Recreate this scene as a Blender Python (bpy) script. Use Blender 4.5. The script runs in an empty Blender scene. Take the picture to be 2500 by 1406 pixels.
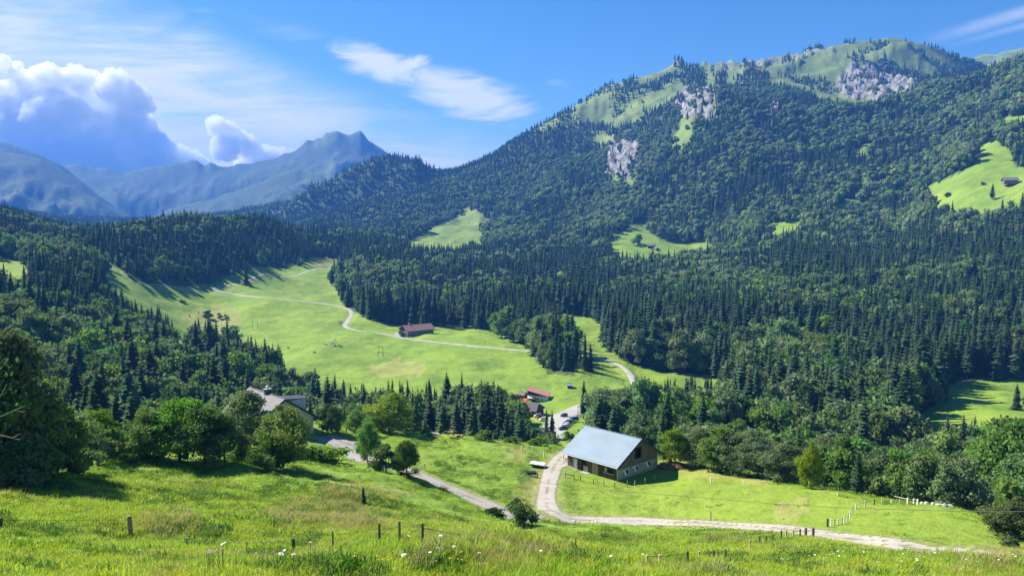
import bpy, math, random
import numpy as np
from mathutils import Vector, Matrix

rng = np.random.default_rng(7)
random.seed(11)
SC = bpy.context.scene
COL = SC.collection
PI = math.pi

# ------------------------------------------------------------------ camera model
F = 1925.0                      # focal length for a 2500 px wide frame
TH = math.atan(143.0 / F)       # pitch: horizon stands at row 560
CT, ST = math.cos(TH), math.sin(TH)

def ray(px, py):
    """direction (per unit of depth Y) seen at a pixel of the 2500x1406 frame"""
    a = (np.asarray(px, float) - 1250.0) / F
    b = (703.0 - np.asarray(py, float)) / F
    den = CT + b * ST
    return a / den, (-ST + b * CT) / den

def proj(X, Y, Z):
    """world -> pixel"""
    X, Y, Z = np.asarray(X, float), np.asarray(Y, float), np.asarray(Z, float)
    fw = Y * CT - Z * ST
    up = Y * ST + Z * CT
    fw = np.where(np.abs(fw) < 1e-6, 1e-6, fw)
    return 1250.0 + F * X / fw, 703.0 - F * up / fw

def DS(D):
    return D if D <= 185 else D * 1.12

# ------------------------------------------------------------------ noise (value noise, numpy)
_perm = np.random.default_rng(3).random((256, 256))
def vnoise(x, y):
    xi = np.floor(x).astype(int); yi = np.floor(y).astype(int)
    xf = x - xi; yf = y - yi
    xf = xf * xf * (3 - 2 * xf); yf = yf * yf * (3 - 2 * yf)
    g = lambda i, j: _perm[(xi + i) & 255, (yi + j) & 255]
    return (g(0, 0) * (1 - xf) + g(1, 0) * xf) * (1 - yf) + (g(0, 1) * (1 - xf) + g(1, 1) * xf) * yf
def fbm(x, y, o=4, gain=.5):
    s = 0.; a = 1.; n = 0.
    for k in range(o):
        s = s + a * vnoise(x + 17.3 * k, y + 9.1 * k); n += a
        x = x * 2.03; y = y * 2.03; a *= gain
    return s / n
def ridged(x, y, o=4):
    s = 0.; a = 1.; n = 0.
    for k in range(o):
        s = s + a * (1 - np.abs(2 * vnoise(x + 31.7 * k, y + 5.3 * k) - 1)); n += a
        x = x * 2.1; y = y * 2.1; a *= .5
    return s / n
def sstep(x, a, b):
    t = np.clip((x - a) / (b - a), 0, 1)
    return t * t * (3 - 2 * t)

# ------------------------------------------------------------------ terrain: surveyed ground points (column, row, depth)
GP = """
0 1406 17;600 1406 17;1250 1406 18;1900 1406 19;2500 1406 22;2900 1406 22;-300 1406 16
320 1305 48;0 1290 45;-300 1280 44;0 1210 62;300 1225 60;0 1160 72;-300 1140 68;130 1150 76;300 1150 88;320 1110 95;290 1062 104;450 1132 97;560 1132 100;700 1150 100
600 1098 122;640 1085 130;740 1082 140;757 1066 158;800 1060 168;830 1090 150;860 1128 136;740 1112 130;790 1128 126
680 1075 146;600 1062 152;560 1050 158
760 1180 92;850 1195 90;940 1162 112;990 1168 120;1000 1150 134;1080 1185 127;1190 1230 118;1000 1202 105;1100 1235 100;1200 1264 95
800 1260 68;600 1230 68;500 1200 76;928 1330 45;717 1345 42;1120 1318 48;1000 1290 60;1200 1302 62;1250 1284 90;1330 1281 108
1150 1150 141;1100 1100 160;1200 1085 172;1050 1066 178;1100 1064 181;1300 1088 176;950 1060 174;880 1047 178;1380 1092 182
1511 1186 148;1614 1150 157;1392 1146 158;1500 1116 167;1560 1166 152;1450 1164 153;1440 1120 165
1360 1120 168;1335 1190 136;1330 1240 119;1370 1268 112;1500 1276 112;1650 1278 108;1760 1279 103;1880 1287 96;2000 1302 89;2150 1326 80;2300 1350 73;2420 1366 69
1700 1215 126;1660 1152 150;1700 1137 160;1800 1157 150;1900 1177 140;2000 1196 128;2100 1209 120;2200 1226 112;2300 1238 105;2400 1264 100;2460 1292 95;2500 1312 90;2600 1340 84;2900 1380 74
2100 1270 94;2300 1290 88;2450 1342 76;1850 1235 112
1685 1372 60;1770 1362 64;1860 1330 72;1950 1312 79;1800 1302 82;1600 1332 76;1500 1302 92;1400 1302 88;2050 1348 64;2200 1385 50;2500 1398 33;2400 1394 40;2400 1383 55;2260 1374 58;2150 1354 64;2500 1386 58;1300 1330 62;1500 1350 56;1400 1370 40
1600 1080 272;1560 1060 290;1480 1075 275;1380 1040 308;1400 1000 345;1320 978 372;1300 1010 330;1400 945 400;1450 880 485;1015 824 600;1345 865 510;1550 930 430
930 870 500;850 960 385;1000 1000 345;1200 960 385;1150 900 455;1250 840 560
700 850 540;560 800 640;480 782 650;400 742 660;330 690 690;270 645 700;500 710 800;620 720 780;520 760 700;850 745 770;600 697 840;780 700 900;860 800 640;960 792 680;1060 795 670;1160 805 640;1300 766 720;1430 768 740;1480 830 590;1640 905 470;1750 917 450
640 655 980;760 630 1150;812 655 1050;815 690 920
440 697 760;560 690 830;740 650 980;460 586 880;330 604 780;560 579 950;650 563 1050;750 573 1150;850 587 1250;400 630 820;600 610 900
900 690 900;900 640 1050;1000 632 1150;850 625 1150;1200 645 1150;1200 720 850;1350 740 800;1400 690 950;1500 660 1050;1600 700 880;1600 800 600;1600 870 500
1000 612 1400;1030 582 1550;1100 552 1700;1150 522 1850;1190 547 1800
1597 606 1250;1500 592 1300;1570 560 1400;1700 612 1250;1720 622 1200
1000 562 1750;1000 510 2000;1000 455 2300;1200 570 1550;1200 490 1850;1200 435 2150;1200 390 2400
1300 330 2500;1400 570 1450;1400 490 1700;1400 412 1950;1400 345 2250;1400 275 2500
1600 550 1450;1600 490 1550;1600 415 1700;1600 335 1850;1600 285 2000;1600 222 2400
1800 570 1250;1800 495 1400;1800 415 1520;1800 340 1650;1800 270 1780;1700 265 1850;1900 262 1800;1800 225 2200;1800 185 2500
2050 550 1150;2050 465 1350;2050 378 1520;2050 310 1650;2080 245 2100;2100 185 2350;2150 135 2600
2250 570 1050;2250 485 1200;2250 398 1350;2250 320 1500;2250 240 1700;2300 190 2000
2400 565 900;2400 470 1000;2300 450 1080;2400 362 1180;2450 268 1400;2450 200 1600;2450 182 1700
2500 490 900;2500 432 1000;2500 345 1150;2500 240 1350;2500 190 1500;2900 490 850;2900 330 1100;2900 190 1450
1750 850 520;1750 750 720;1750 680 900;1750 622 1120;2000 1000 340;2000 900 440;2000 800 570;2000 700 750;2000 622 960
2280 985 350;2400 937 400;2500 927 410;2450 1010 320;2250 880 470;2250 780 600;2250 680 760;2300 600 900
2500 850 500;2500 750 600;2500 650 720;2500 565 820;2900 930 410;2900 850 500;2900 700 650;2900 580 760
0 530 950;100 568 900;200 600 850;-300 450 950;30 652 620;100 682 560;200 705 540;300 742 540;380 802 520;430 852 500;0 722 480;100 802 420;200 852 400;300 902 380;0 832 350;100 902 320;300 982 300;500 950 340;500 870 440;600 902 420;700 930 390;-300 750 400;0 952 250
500 525 4000;700 505 4000;300 535 3500;100 525 2500;-200 470 2600;850 500 3600;0 540 1600
"""
ZP = """
-300 -3.9 6;1250 -3.9 6;2900 -3.9 6;100 -38 130;300 -46 150;500 -56 175;-300 -30 120
0 -60 250;300 -72 250;600 -78 270;900 -80 260;1250 -80 260;600 -70 210;900 -70 215;1250 -70 215;1600 -72 235
500 -60 1500;800 -60 1600;300 -60 1300
1750 -60 200;2000 -57 170;2200 -54 150;2400 -50 130;2600 -50 120;2900 -50 110;1750 -74 260;2000 -76 250;2250 -76 240;2500 -74 240;2900 -74 230
1200 -50 3300;1500 0 3300;1800 50 3300;2100 100 3500;2500 100 2600;2900 100 2600;1200 -50 5000;1800 -50 5000;2500 -50 5000;2900 -50 5000;500 -50 8000;1500 -50 8000;2500 -50 8000;-300 -50 8000;-300 40 4500
"""
pts = []
for row in GP.replace("\n", ";").split(";"):
    if row.strip():
        px, py, D = map(float, row.split()); D = DS(D)
        x, v = ray(px, py); pts.append((x * F, math.log(D), v))
for row in ZP.replace("\n", ";").split(";"):
    if row.strip():
        px, z, D = map(float, row.split()); k = DS(D) / D
        pts.append((px - 1250., math.log(D * k), z * k / (D * k)))
pts = np.array(pts)
SX, SW, EPS = 1 / 260., 4.2, .35
PX = np.stack([pts[:, 0] * SX, pts[:, 1] * SW], 1)
def phi(r2): return np.sqrt(r2 + EPS * EPS)
n = len(PX)
A = phi(((PX[:, None] - PX[None]) ** 2).sum(-1)) - np.eye(n) * .02
Pm = np.concatenate([np.ones((n, 1)), PX], 1)
M = np.block([[A, Pm], [Pm.T, np.zeros((3, 3))]])
sol = np.linalg.solve(M, np.concatenate([pts[:, 2], np.zeros(3)]))
def rbf(s, w):
    q = np.stack([np.clip(s, -1600, 1700) * SX, w * SW], -1).reshape(-1, 2)
    out = np.empty(len(q))
    for i in range(0, len(q), 20000):
        c = q[i:i + 20000]
        out[i:i + 20000] = phi(((c[:, None] - PX[None]) ** 2).sum(-1)) @ sol[:n] + sol[n] + c @ sol[n + 1:]
    return out.reshape(np.shape(s))

# ridges: silhouette lines (column,row) at a depth, with a front and a back slope
RIDGES = [
 (4300, .30, .9, "-400 320;0 370;100 388;200 440;260 495;340 540;420 572;600 620"),
 (5000, .35, .9, "-400 290;0 345;60 362;150 402;200 440;300 520;400 560"),
 (5800, .42, .9, "-400 440;100 422;150 405;190 398;250 412;300 417;400 405;440 398;480 391;500 400;560 406;620 400;700 378;730 358;760 340;786 333;798 324;806 321;822 322;838 328;856 331;872 325;881 320;890 328;902 342;918 353;935 367;1000 420;1100 470;1300 560"),
 (4700, .30, .9, "300 560;420 508;500 492;560 472;650 440;720 415;760 420;850 450;950 480;1100 520"),
 (2700, .30, .9, "560 560;660 510;700 495;780 462;850 432;900 402;930 384;960 376;990 384;1040 412;1100 440;1200 470"),
 (3000, .30, .9, "900 470;1000 430;1040 415;1060 410;1110 412;1160 398;1250 380"),
 (2650, .42, 1.2, "1000 470;1060 430;1110 415;1200 378;1250 343;1300 313;1350 284;1400 258;1440 232;1480 205;1500 200;1560 184;1620 166;1645 150;1665 149;1700 159;1740 156;1800 152;1850 147;1900 140;1950 131;2000 117;2050 104;2100 95;2140 89;2180 87;2220 92;2270 107;2310 123;2350 140;2400 160;2500 200;2900 260"),
 (3600, .40, 1.2, "2200 200;2330 160;2370 141;2400 134;2450 128;2500 117;2600 100;2900 110"),
]
_R = []
for D, kf, kb, s in RIDGES:
    a = np.array([[float(t) for t in p.split()] for p in s.split(";")])
    X, V = ray(a[:, 0], a[:, 1])
    _R.append((math.log(DS(D)), kf, kb, X * F, V))

def terrain_v(s, w):
    base = rbf(s, w)
    Y = np.exp(w); X = s / F * Y
    # rugged relief of the mountain flanks, swelling with distance
    amp = sstep(Y, 1000, 2000)
    rid = ridged(X / 330. + 3, Y / 420. + 8, 4) - .55
    base = base + amp * rid * 95. / Y * sstep(s, -1000, -300)
    base = base - amp * 12. / Y
    out = base
    for wi, kf, kb, xs, vs in _R:
        sil = np.interp(s, xs, vs, left=vs[0] - .2, right=vs[-1] - .2)
        dw = w - wi
        rough = (ridged(X / 520. + wi * 9, Y / 620., 5) - .55) * 340. / Y
        fade = sstep(np.abs(dw), .0, .12)
        q = np.linspace(-1900, 1900, 381); ker = np.exp(-(np.arange(-30, 31) / 11.) ** 2); ker /= ker.sum()
        sm = np.convolve(np.pad(np.interp(q, xs, vs, left=vs[0] - .2, right=vs[-1] - .2), 30, mode='edge'), ker, 'valid')
        bl = sstep(np.abs(dw), 0, .05); sil = sil * (1 - bl) + np.interp(s, q, sm) * bl
        bend = np.where(dw < 0, -kf * (np.abs(dw) + .9 * dw * dw), -kb * dw)
        jag = (ridged(s / 46. + wi * 3, w * 0 + wi, 5) - .6) * (.010 if wi > 8.7 else .006 if wi > 8.2 else .004)
        t = sil + bend + rough * fade + jag * (1 - sstep(np.abs(dw), 0, .035))
        out = np.maximum(out, t)
    return out

# sheet of ground: columns fan out from a point behind the camera, rows are spaced by depth
AP = 30.0
NU, NW = 760, 900
U = np.sinh(np.linspace(-1, 1, NU) * 1.15) / math.sinh(1.15) * .98
W = np.linspace(math.log(4.5), math.log(8000 + AP), NW)
uu, ww = np.meshgrid(U, W)                  # (NW, NU)
YY = np.exp(ww) - AP
XX = uu * (YY + AP)
Yc = np.maximum(YY, 6.0)
VV = terrain_v(np.clip(XX / Yc * F, -1900, 1900), np.log(Yc))
ZZ = VV * Yc
ZZ = np.where(YY < 6, ZZ + (6 - YY) * .36, ZZ)
ZZ = np.maximum(ZZ, -105.)

def unit(v): return v / np.linalg.norm(v)
# flat building pads
def pad(cx, cy, r, z=None):
    global ZZ
    d = np.hypot(XX - cx, YY - cy)
    if z is None:
        z = float(ZZ[np.unravel_index(np.argmin(d), d.shape)])
    k = 1 - sstep(d, r, r * 1.9)
    ZZ = ZZ * (1 - k) + z * k
    return z

def Hraw(x, y):
    x = np.asarray(x, float); y = np.asarray(y, float)
    w = np.log(np.maximum(y + AP, 4.6)); u = x / np.maximum(y + AP, 4.6)
    fi = np.interp(u, U, np.arange(NU)); fj = (w - W[0]) / (W[1] - W[0])
    fj = np.clip(fj, 0, NW - 1.001); fi = np.clip(fi, 0, NU - 1.001)
    i = fi.astype(int); j = fj.astype(int); a = fi - i; b = fj - j
    return (ZZ[j, i] * (1 - a) + ZZ[j, i + 1] * a) * (1 - b) + (ZZ[j + 1, i] * (1 - a) + ZZ[j + 1, i + 1] * a) * b
H = Hraw
def gp(px, py, dmin=8., dmax=9000., off=0.):
    """the ground point seen at a pixel (first crossing past dmin)"""
    rx, rz = ray(px, py)
    Y = np.exp(np.linspace(math.log(dmin), math.log(min(dmax, 7900)), 3000))
    d = rz * Y - H(rx * Y, Y)
    k = np.where((d[:-1] > 0) & (d[1:] <= 0))[0]
    if len(k) == 0:
        k = int(np.argmin(np.abs(d))); y = Y[k]
    else:
        k = k[0]; t = d[k] / (d[k] - d[k + 1]); y = Y[k] + t * (Y[k + 1] - Y[k])
    x = float(rx * y)
    return Vector((x, float(y), float(H(x, y)) + off))

# barn, house and lift-station stand on level pads
BARN_A = Vector((20.0, 147.7)); BGX = Vector((.733, .68)); BRY = Vector((-.68, .733))
BARN_C = BARN_A + BGX * 6.5 + BRY * 6.5
HOUSE_B = Vector((-40.3, 157.5)); HOUSE_C = HOUSE_B - BGX * 6.5 + BRY * 6.5
zb = pad(BARN_C.x, BARN_C.y, 11, -48.0)
zh = pad(HOUSE_C.x, HOUSE_C.y, 11, -41.3)

# roads are levelled a little across the slope, with soft relief elsewhere
def polyline(pxs, dmin=8., dmax=9000.):
    return [gp(px, py, dmin, dmax) for px, py in pxs]
def catmull(P, step):
    P = [Vector(p) for p in P]; out = []
    for i in range(len(P) - 1):
        p0 = P[max(i - 1, 0)]; p1 = P[i]; p2 = P[i + 1]; p3 = P[min(i + 2, len(P) - 1)]
        m = max(2, int((p2 - p1).length / step))
        for k in range(m):
            t = k / m
            out.append(.5 * ((2 * p1) + (p2 - p0) * t + (2 * p0 - 5 * p1 + 4 * p2 - p3) * t * t + (3 * p1 - p0 - 3 * p2 + p3) * t ** 3))
    out.append(P[-1]); return out

ROADS = {}
ROADS['gravel_track'] = (catmull(polyline([(1440, 1090), (1395, 1100), (1363, 1122), (1345, 1160), (1336, 1195), (1334, 1225), (1345, 1252), (1385, 1266), (1450, 1272), (1560, 1275), (1680, 1277), (1770, 1281), (1870, 1288), (1960, 1298), (2060, 1312), (2160, 1327), (2270, 1345), (2370, 1356), (2440, 1368), (2500, 1378)], 60, 200), 1.2), lambda f: 1.75 + 1.0 * max(0., (f - .62) / .38))
ROADS['driveway'] = (catmull(polyline([(800, 1075), (850, 1085), (880, 1110), (930, 1135), (1000, 1152), (1060, 1178), (1130, 1208), (1195, 1234), (1255, 1258), (1320, 1262)], 80, 200), 1.2), 1.45)
ROADS['valley_road'] = (catmull(polyline([(512, 708), (560, 716), (650, 727), (740, 736), (800, 743), (845, 752), (858, 765), (850, 782), (843, 797), (880, 808), (940, 816), (990, 826), (1060, 835), (1150, 845), (1250, 853), (1345, 862), (1420, 868), (1470, 877), (1510, 890), (1535, 910), (1548, 935), (1552, 955)], 300, 1500), 5.), 2.0)
ROADS['meadow_path'] = (catmull(polyline([(512, 708), (540, 700), (600, 687), (680, 673), (750, 663), (806, 656), (812, 652)], 300, 1600), 6.), 1.5)
ROADS['car_park_road'] = (catmull(polyline([(1440, 985), (1420, 993), (1395, 1004), (1365, 1020), (1345, 1045), (1350, 1075)], 280, 600), 2.), 4.2)
ROADS['lower_road'] = (catmull(polyline([(1450, 1052), (1500, 1060), (1560, 1073), (1610, 1085), (1680, 1105)], 240, 420), 2.), 2.6)
ROADS['side_path'] = (catmull(polyline([(1585, 1079), (1605, 1072), (1640, 1062)], 240, 420), 2.), 1.3)
ROADS['farm_path'] = (catmull(polyline([(270, 652), (330, 690), (420, 700), (512, 708)], 300, 1500), 5.), .5)

road_d = np.full(XX.shape, 1e9)
for nm, (P, hw) in ROADS.items():
    Q = np.array([(p.x, p.y) for p in P])
    lo = Q.min(0) - 15; hi = Q.max(0) + 15
    m = (XX > lo[0]) & (XX < hi[0]) & (YY > lo[1]) & (YY < hi[1])
    idx = np.argwhere(m)
    if not len(idx): continue
    xs = XX[m]; ys = YY[m]; best = np.full(len(xs), 1e9); bi = np.zeros(len(xs), int)
    for qi, q in enumerate(Q):
        d2 = (xs - q[0]) ** 2 + (ys - q[1]) ** 2; bt = d2 < best; best[bt] = d2[bt]; bi[bt] = qi
    hwv = np.array([hw(i / (len(P) - 1)) if callable(hw) else hw for i in range(len(P))])[bi]
    dd = np.sqrt(best) - hwv
    if nm in ('gravel_track', 'driveway', 'lower_road', 'car_park_road'):     # the road bed is cut level across the slope
        zc = np.array([p.z for p in P]); zc = np.convolve(np.pad(zc, 4, mode='edge'), np.ones(9) / 9, 'valid')[bi]
        k_ = 1 - sstep(dd, .3, 4.0); z0_ = ZZ[m]; ZZ[m] = z0_ * (1 - k_) + zc * k_
    road_d[m] = np.minimum(road_d[m], dd)
# soft hummocks of pasture; roads and pads stay level
lev = sstep(road_d, 0, 5) * sstep(np.hypot(XX - BARN_C.x, YY - BARN_C.y), 11, 19) * sstep(np.hypot(XX - HOUSE_C.x, YY - HOUSE_C.y), 11, 19)
near = 1 - sstep(YY, 140, 260)
hum = (fbm(XX / 13., YY / 11., 4) - .5) * 3.0 + (fbm(XX / 3.4 + 50, YY / 2.8, 3) - .5) * 1.1
calm = 1 - .85 * sstep(XX / np.maximum(YY, 5), .22, .30) * sstep(YY, 42, 52) * (1 - sstep(YY, 92, 110))
ZZ += near * lev * calm * hum * (1 - .55 * sstep(XX - 20, 0, 20) * sstep(YY, 75, 90))
mid = sstep(YY, 300, 400) * (1 - sstep(YY, 1100, 1500))
ZZ += mid * lev * ((fbm(XX / 45., YY / 60., 3) - .5) * 8. + (fbm(XX / 14. + 7, YY / 24., 3) - .5) * 2.4)

PXX, PYY = proj(XX, np.maximum(YY, 3.), ZZ)

def inpoly(px, py, poly):
    px = np.asarray(px, float); py = np.asarray(py, float)
    r = np.zeros(px.shape, bool); m = len(poly)
    for i in range(m):
        x1, y1 = poly[i]; x2, y2 = poly[(i + 1) % m]
        c = ((y1 > py) != (y2 > py))
        with np.errstate(divide='ignore', invalid='ignore'):
            xi = (x2 - x1) * (py - y1) / (y2 - y1 + 1e-12) + x1
        r ^= c & (px < xi)
    return r
def PL(s): return [tuple(float(t) for t in p.split()) for p in s.split(";")]

# ground without trees: (outline as seen on the ground, nearest depth, farthest depth)
CLEAR = [(PL(s), a, b) for s, a, b in [
 ("262 640;300 662;330 692;440 699;515 694;560 674;620 652;740 650;755 628;836 628;812 690;848 750;900 780;960 794;1080 798;1160 803;1190 806;1275 838;1318 875;1338 912;1405 918;1397 870;1352 800;1305 765;1430 768;1470 792;1478 838;1530 888;1640 908;1760 918;1740 948;1600 945;1545 970;1440 990;1430 1010;1428 1072;1400 1092;1370 1092;1345 1062;1300 1050;1285 1030;1280 1002;1150 985;1000 985;900 980;850 970;760 948;690 918;600 892;500 868;440 840;400 800;330 765;250 700", 260, 1500),
 ("1352 1075;1362 1050;1400 1040;1440 1060;1500 1115;1400 1180;1350 1130", 186, 330),
 ("1425 1110;1470 1052;1560 1046;1630 1052;1640 1130", 225, 360),
 ("2205 1045;2285 985;2308 938;2500 915;3100 915;3100 1120;2500 1110;2240 1090", 280, 560),
 ("-200 620;0 622;45 636;88 660;70 735;0 745;-200 740", 420, 850),
 ("1478 592;1512 568;1550 544;1590 538;1596 574;1640 590;1740 595;1760 655;1690 680;1590 680;1490 655", 1150, 1900),
 ("985 595;1050 556;1108 536;1150 504;1212 545;1175 568;1190 610;1100 640;1000 640", 1330, 2400),
 ("1860 562;1888 544;1966 534;1966 582;1915 606;1885 612", 1000, 1700),
 ("2028 518;2058 493;2100 480;2100 525;2055 545", 1000, 1700),
 ("2240 462;2325 432;2383 398;2386 350;2430 342;2468 366;2478 404;2520 408;2900 400;2900 530;2500 535;2420 545;2320 545;2275 510", 900, 1600),
 ("2425 325;2440 290;2520 278;2520 325", 1000, 1900), ("2445 260;2465 235;2520 218;2520 255", 1200, 2100),
 ("1630 362;1665 305;1694 293;1696 350;1668 388", 1500, 2500), ("2085 388;2110 352;2128 352;2128 372;2095 392", 1300, 2200),
 ("1445 345;1465 320;1495 335;1490 365", 1700, 2700),
 ("1655 300;1665 228;1745 228;1750 300", 1600, 2500), ("1862 310;1870 255;1905 250;1900 310", 1600, 2500), ("1480 455;1490 345;1560 345;1560 470", 1500, 2500), ("1942 340;1945 300;1962 296;1960 340", 1500, 2400),
 ("680 965;690 935;720 932;730 960", 350, 520)]]
ALP = PL("1050 300;1270 312;1330 320;1400 300;1440 300;1500 312;1555 305;1600 270;1650 240;1680 225;1760 222;1820 205;1880 208;1940 222;2000 245;2060 262;2110 268;2170 252;2215 228;2260 205;2320 172;2360 160;2700 140;2700 -200;1050 -200")
ALP_WOOD = [PL(s) for s in (
 "1655 205;1660 168;1700 160;1720 190;1715 215", "1745 215;1755 180;1770 180;1775 215", "1790 215;1800 195;1850 178;1880 195;1870 215",
 "1410 240;1470 195;1495 190;1490 205;1440 240", "1520 200;1545 190;1560 215;1530 225", "1480 250;1540 225;1600 205;1650 180;1650 195;1590 225;1490 275",
 "2100 160;2160 150;2260 185;2340 180;2300 210;2200 190", "1280 320;1300 285;1420 235;1430 245;1320 310", "2300 130;2350 140;2400 165;2340 170", "1640 160;1650 140;1680 150;1670 160", "1370 300;1400 270;1420 290;1400 310")]
ROCK = [(PL(s), a, b) for s, a, b in [
 ("1655 290;1662 232;1700 222;1745 235;1750 262;1720 292", 1600, 2500), ("1485 415;1492 352;1520 345;1560 352;1556 420;1535 440;1510 425", 1500, 2500),
 ("1868 300;1872 258;1895 250;1900 280;1885 320", 1600, 2500), ("1946 330;1950 300;1960 300;1958 340", 1500, 2400),
 ("2040 205;2090 165;2150 155;2210 185;2250 190;2225 215;2190 225;2130 250;2090 240;2060 230", 1900, 3300),
 ("1700 162;1760 150;1830 140;1900 138;2000 122;2040 112;2035 128;1950 150;1860 165;1800 172;1720 172", 2300, 3300), ("1640 160;1650 140;1675 145;1672 160", 2300, 3300)]]

def soft_mask(polys, lo=0., ns=1.):
    m = np.zeros(XX.shape, np.float32)
    jx = (fbm(PXX / 22. + 5, PYY / 16., 4) - .5) * 26 * ns; jy = (fbm(PXX / 20., PYY / 15. + 60, 4) - .5) * 20 * ns
    for poly, a, b in polys:
        m = np.maximum(m, (inpoly(PXX + jx, PYY + jy, poly) & (YY > a) & (YY < b)).astype(np.float32))
    return m

dry = soft_mask([(PL("690 1290;640 1250;720 1215;850 1225;930 1270;960 1300;860 1300"), 40, 110), (PL("840 1225;760 1195;820 1170;960 1185;1010 1215;930 1225"), 70, 130),
                 (PL("1255 1200;1290 1160;1325 1150;1318 1200;1312 1260;1270 1260"), 90, 170), (PL("1240 1130;1240 1095;1285 1090;1290 1130"), 120, 190),
                 (PL("470 800;440 770;520 745;600 760;570 815;500 830"), 500, 900), (PL("930 920;900 895;980 875;1035 890;1020 920"), 400, 640), (PL("740 650;755 626;830 626;815 645"), 900, 1500),
                 (PL("1300 1400;1000 1380;1050 1310;1250 1310;1380 1350"), 15, 80), (PL("300 1290;350 1255;450 1250;520 1290;400 1320"), 30, 80), (PL("1610 1145;1640 1120;1720 1135;1800 1155;1900 1180;1820 1180;1700 1165"), 100, 190),
                 (PL("1890 1270;1900 1225;1960 1215;1985 1240;1930 1275"), 80, 140), (PL("2300 1406;2420 1330;2500 1300;2500 1406"), 20, 90)], ns=1.6)
rock = np.maximum(soft_mask(ROCK[:5], ns=2.0), .38 * soft_mask(ROCK[5:], ns=2.))
clearm = soft_mask(CLEAR, ns=.3)
alp = inpoly(PXX, PYY, ALP) & (YY > 1700)
far_l = (YY > 3200) & (PXX < 1150)
def auto_min(px):
    return np.interp(px, [-700, 0, 300, 600, 800, 1400, 1500, 1640, 1700, 1800, 2000, 2200, 2400, 2600], [150, 150, 165, 190, 215, 225, 235, 205, 188, 175, 150, 134, 118, 108])
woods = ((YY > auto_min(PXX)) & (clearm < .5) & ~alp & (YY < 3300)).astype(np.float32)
# far ridges: woods below, pasture and rock above, backlit shade painted in as woods
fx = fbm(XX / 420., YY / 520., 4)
far_wood_shade = far_l * sstep(.80 - sstep(ZZ, 80, 600) * .15 - fx, -.05, .05)
far_wood_shade = np.where((YY < 4400) & far_l, sstep(1.05 - fx - .35 * sstep(ZZ, 150, 520), .3, .45), far_wood_shade)
woods = np.maximum(woods, np.where(far_l, (.48 + .52 * far_wood_shade), far_wood_shade)); woods = np.where(far_l & (YY < 5700) & (PXX < 450), np.maximum(woods, .97), woods)  # raised wood tone darkens the far slopes as if backlit
alpg = np.maximum(np.maximum(alp.astype(np.float32), far_l.astype(np.float32)), .65 * sstep(YY, 1250, 1900))
mown = soft_mask([(PL("1370 1260;1400 1180;1620 1180;1700 1150;2000 1200;2200 1240;2480 1310;2440 1360;2200 1320;1900 1280;1400 1265"), 60, 190)], ns=.6)
soil = sstep(1.6 - road_d, 0, 1.6) * (YY < 1500)
slope_rock = .5 * (YY > 5700) * sstep(fbm(XX / 160. + 30, YY / 160., 4), .56, .66) * far_l * sstep(ZZ, 250, 600)
rock = np.maximum(rock, slope_rock * .6)

# carve crags: cliffs step forward as rough rock faces
cr = soft_mask(ROCK, ns=2.6)
ZZ += cr * (ridged(XX / 26., YY / 30., 4) - .5) * 46

# ------------------------------------------------------------------ object helpers
def tag(o, label=None, cat=None, group=None, kind=None):
    if label: o['label'] = label
    if cat: o['category'] = cat
    if group: o['group'] = group
    if kind: o['kind'] = kind
    return o
def link(name, me, mats=(), parent=None, loc=None, rz=None):
    for m in mats: me.materials.append(m)
    o = bpy.data.objects.new(name, me); COL.objects.link(o)
    if parent: o.parent = parent
    if loc is not None: o.location = loc
    if rz is not None: o.rotation_euler = (0, 0, rz)
    return o
def empty(name, loc, rz=0., label=None, cat=None, group=None):
    o = bpy.data.objects.new(name, None); COL.objects.link(o)
    o.location = loc; o.rotation_euler = (0, 0, rz); o.empty_display_size = .3
    return tag(o, label, cat, group)
def npmesh(name, V, Fc, mi=None, smooth=False):
    """V (n,3); Fc (m,k) faces of one size, or a list of such arrays"""
    if not isinstance(Fc, list): Fc = [Fc]
    Fc = [np.asarray(f, np.int32) for f in Fc if len(f)]
    me = bpy.data.meshes.new(name)
    V = np.asarray(V, np.float32)
    me.vertices.add(len(V)); me.vertices.foreach_set('co', V.ravel())
    loops = np.concatenate([f.ravel() for f in Fc])
    sizes = np.concatenate([np.full(len(f), f.shape[1], np.int32) for f in Fc])
    starts = np.concatenate([[0], np.cumsum(sizes)[:-1]]).astype(np.int32)
    me.loops.add(len(loops)); me.loops.foreach_set('vertex_index', loops)
    me.polygons.add(len(sizes)); me.polygons.foreach_set('loop_start', starts)
    try: me.polygons.foreach_set('loop_total', sizes)
    except Exception: pass
    if mi is not None: me.polygons.foreach_set('material_index', np.asarray(mi, np.int32))
    if smooth: me.polygons.foreach_set('use_smooth', np.ones(len(sizes), bool))
    me.update(calc_edges=True); me.validate()
    return me

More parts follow.
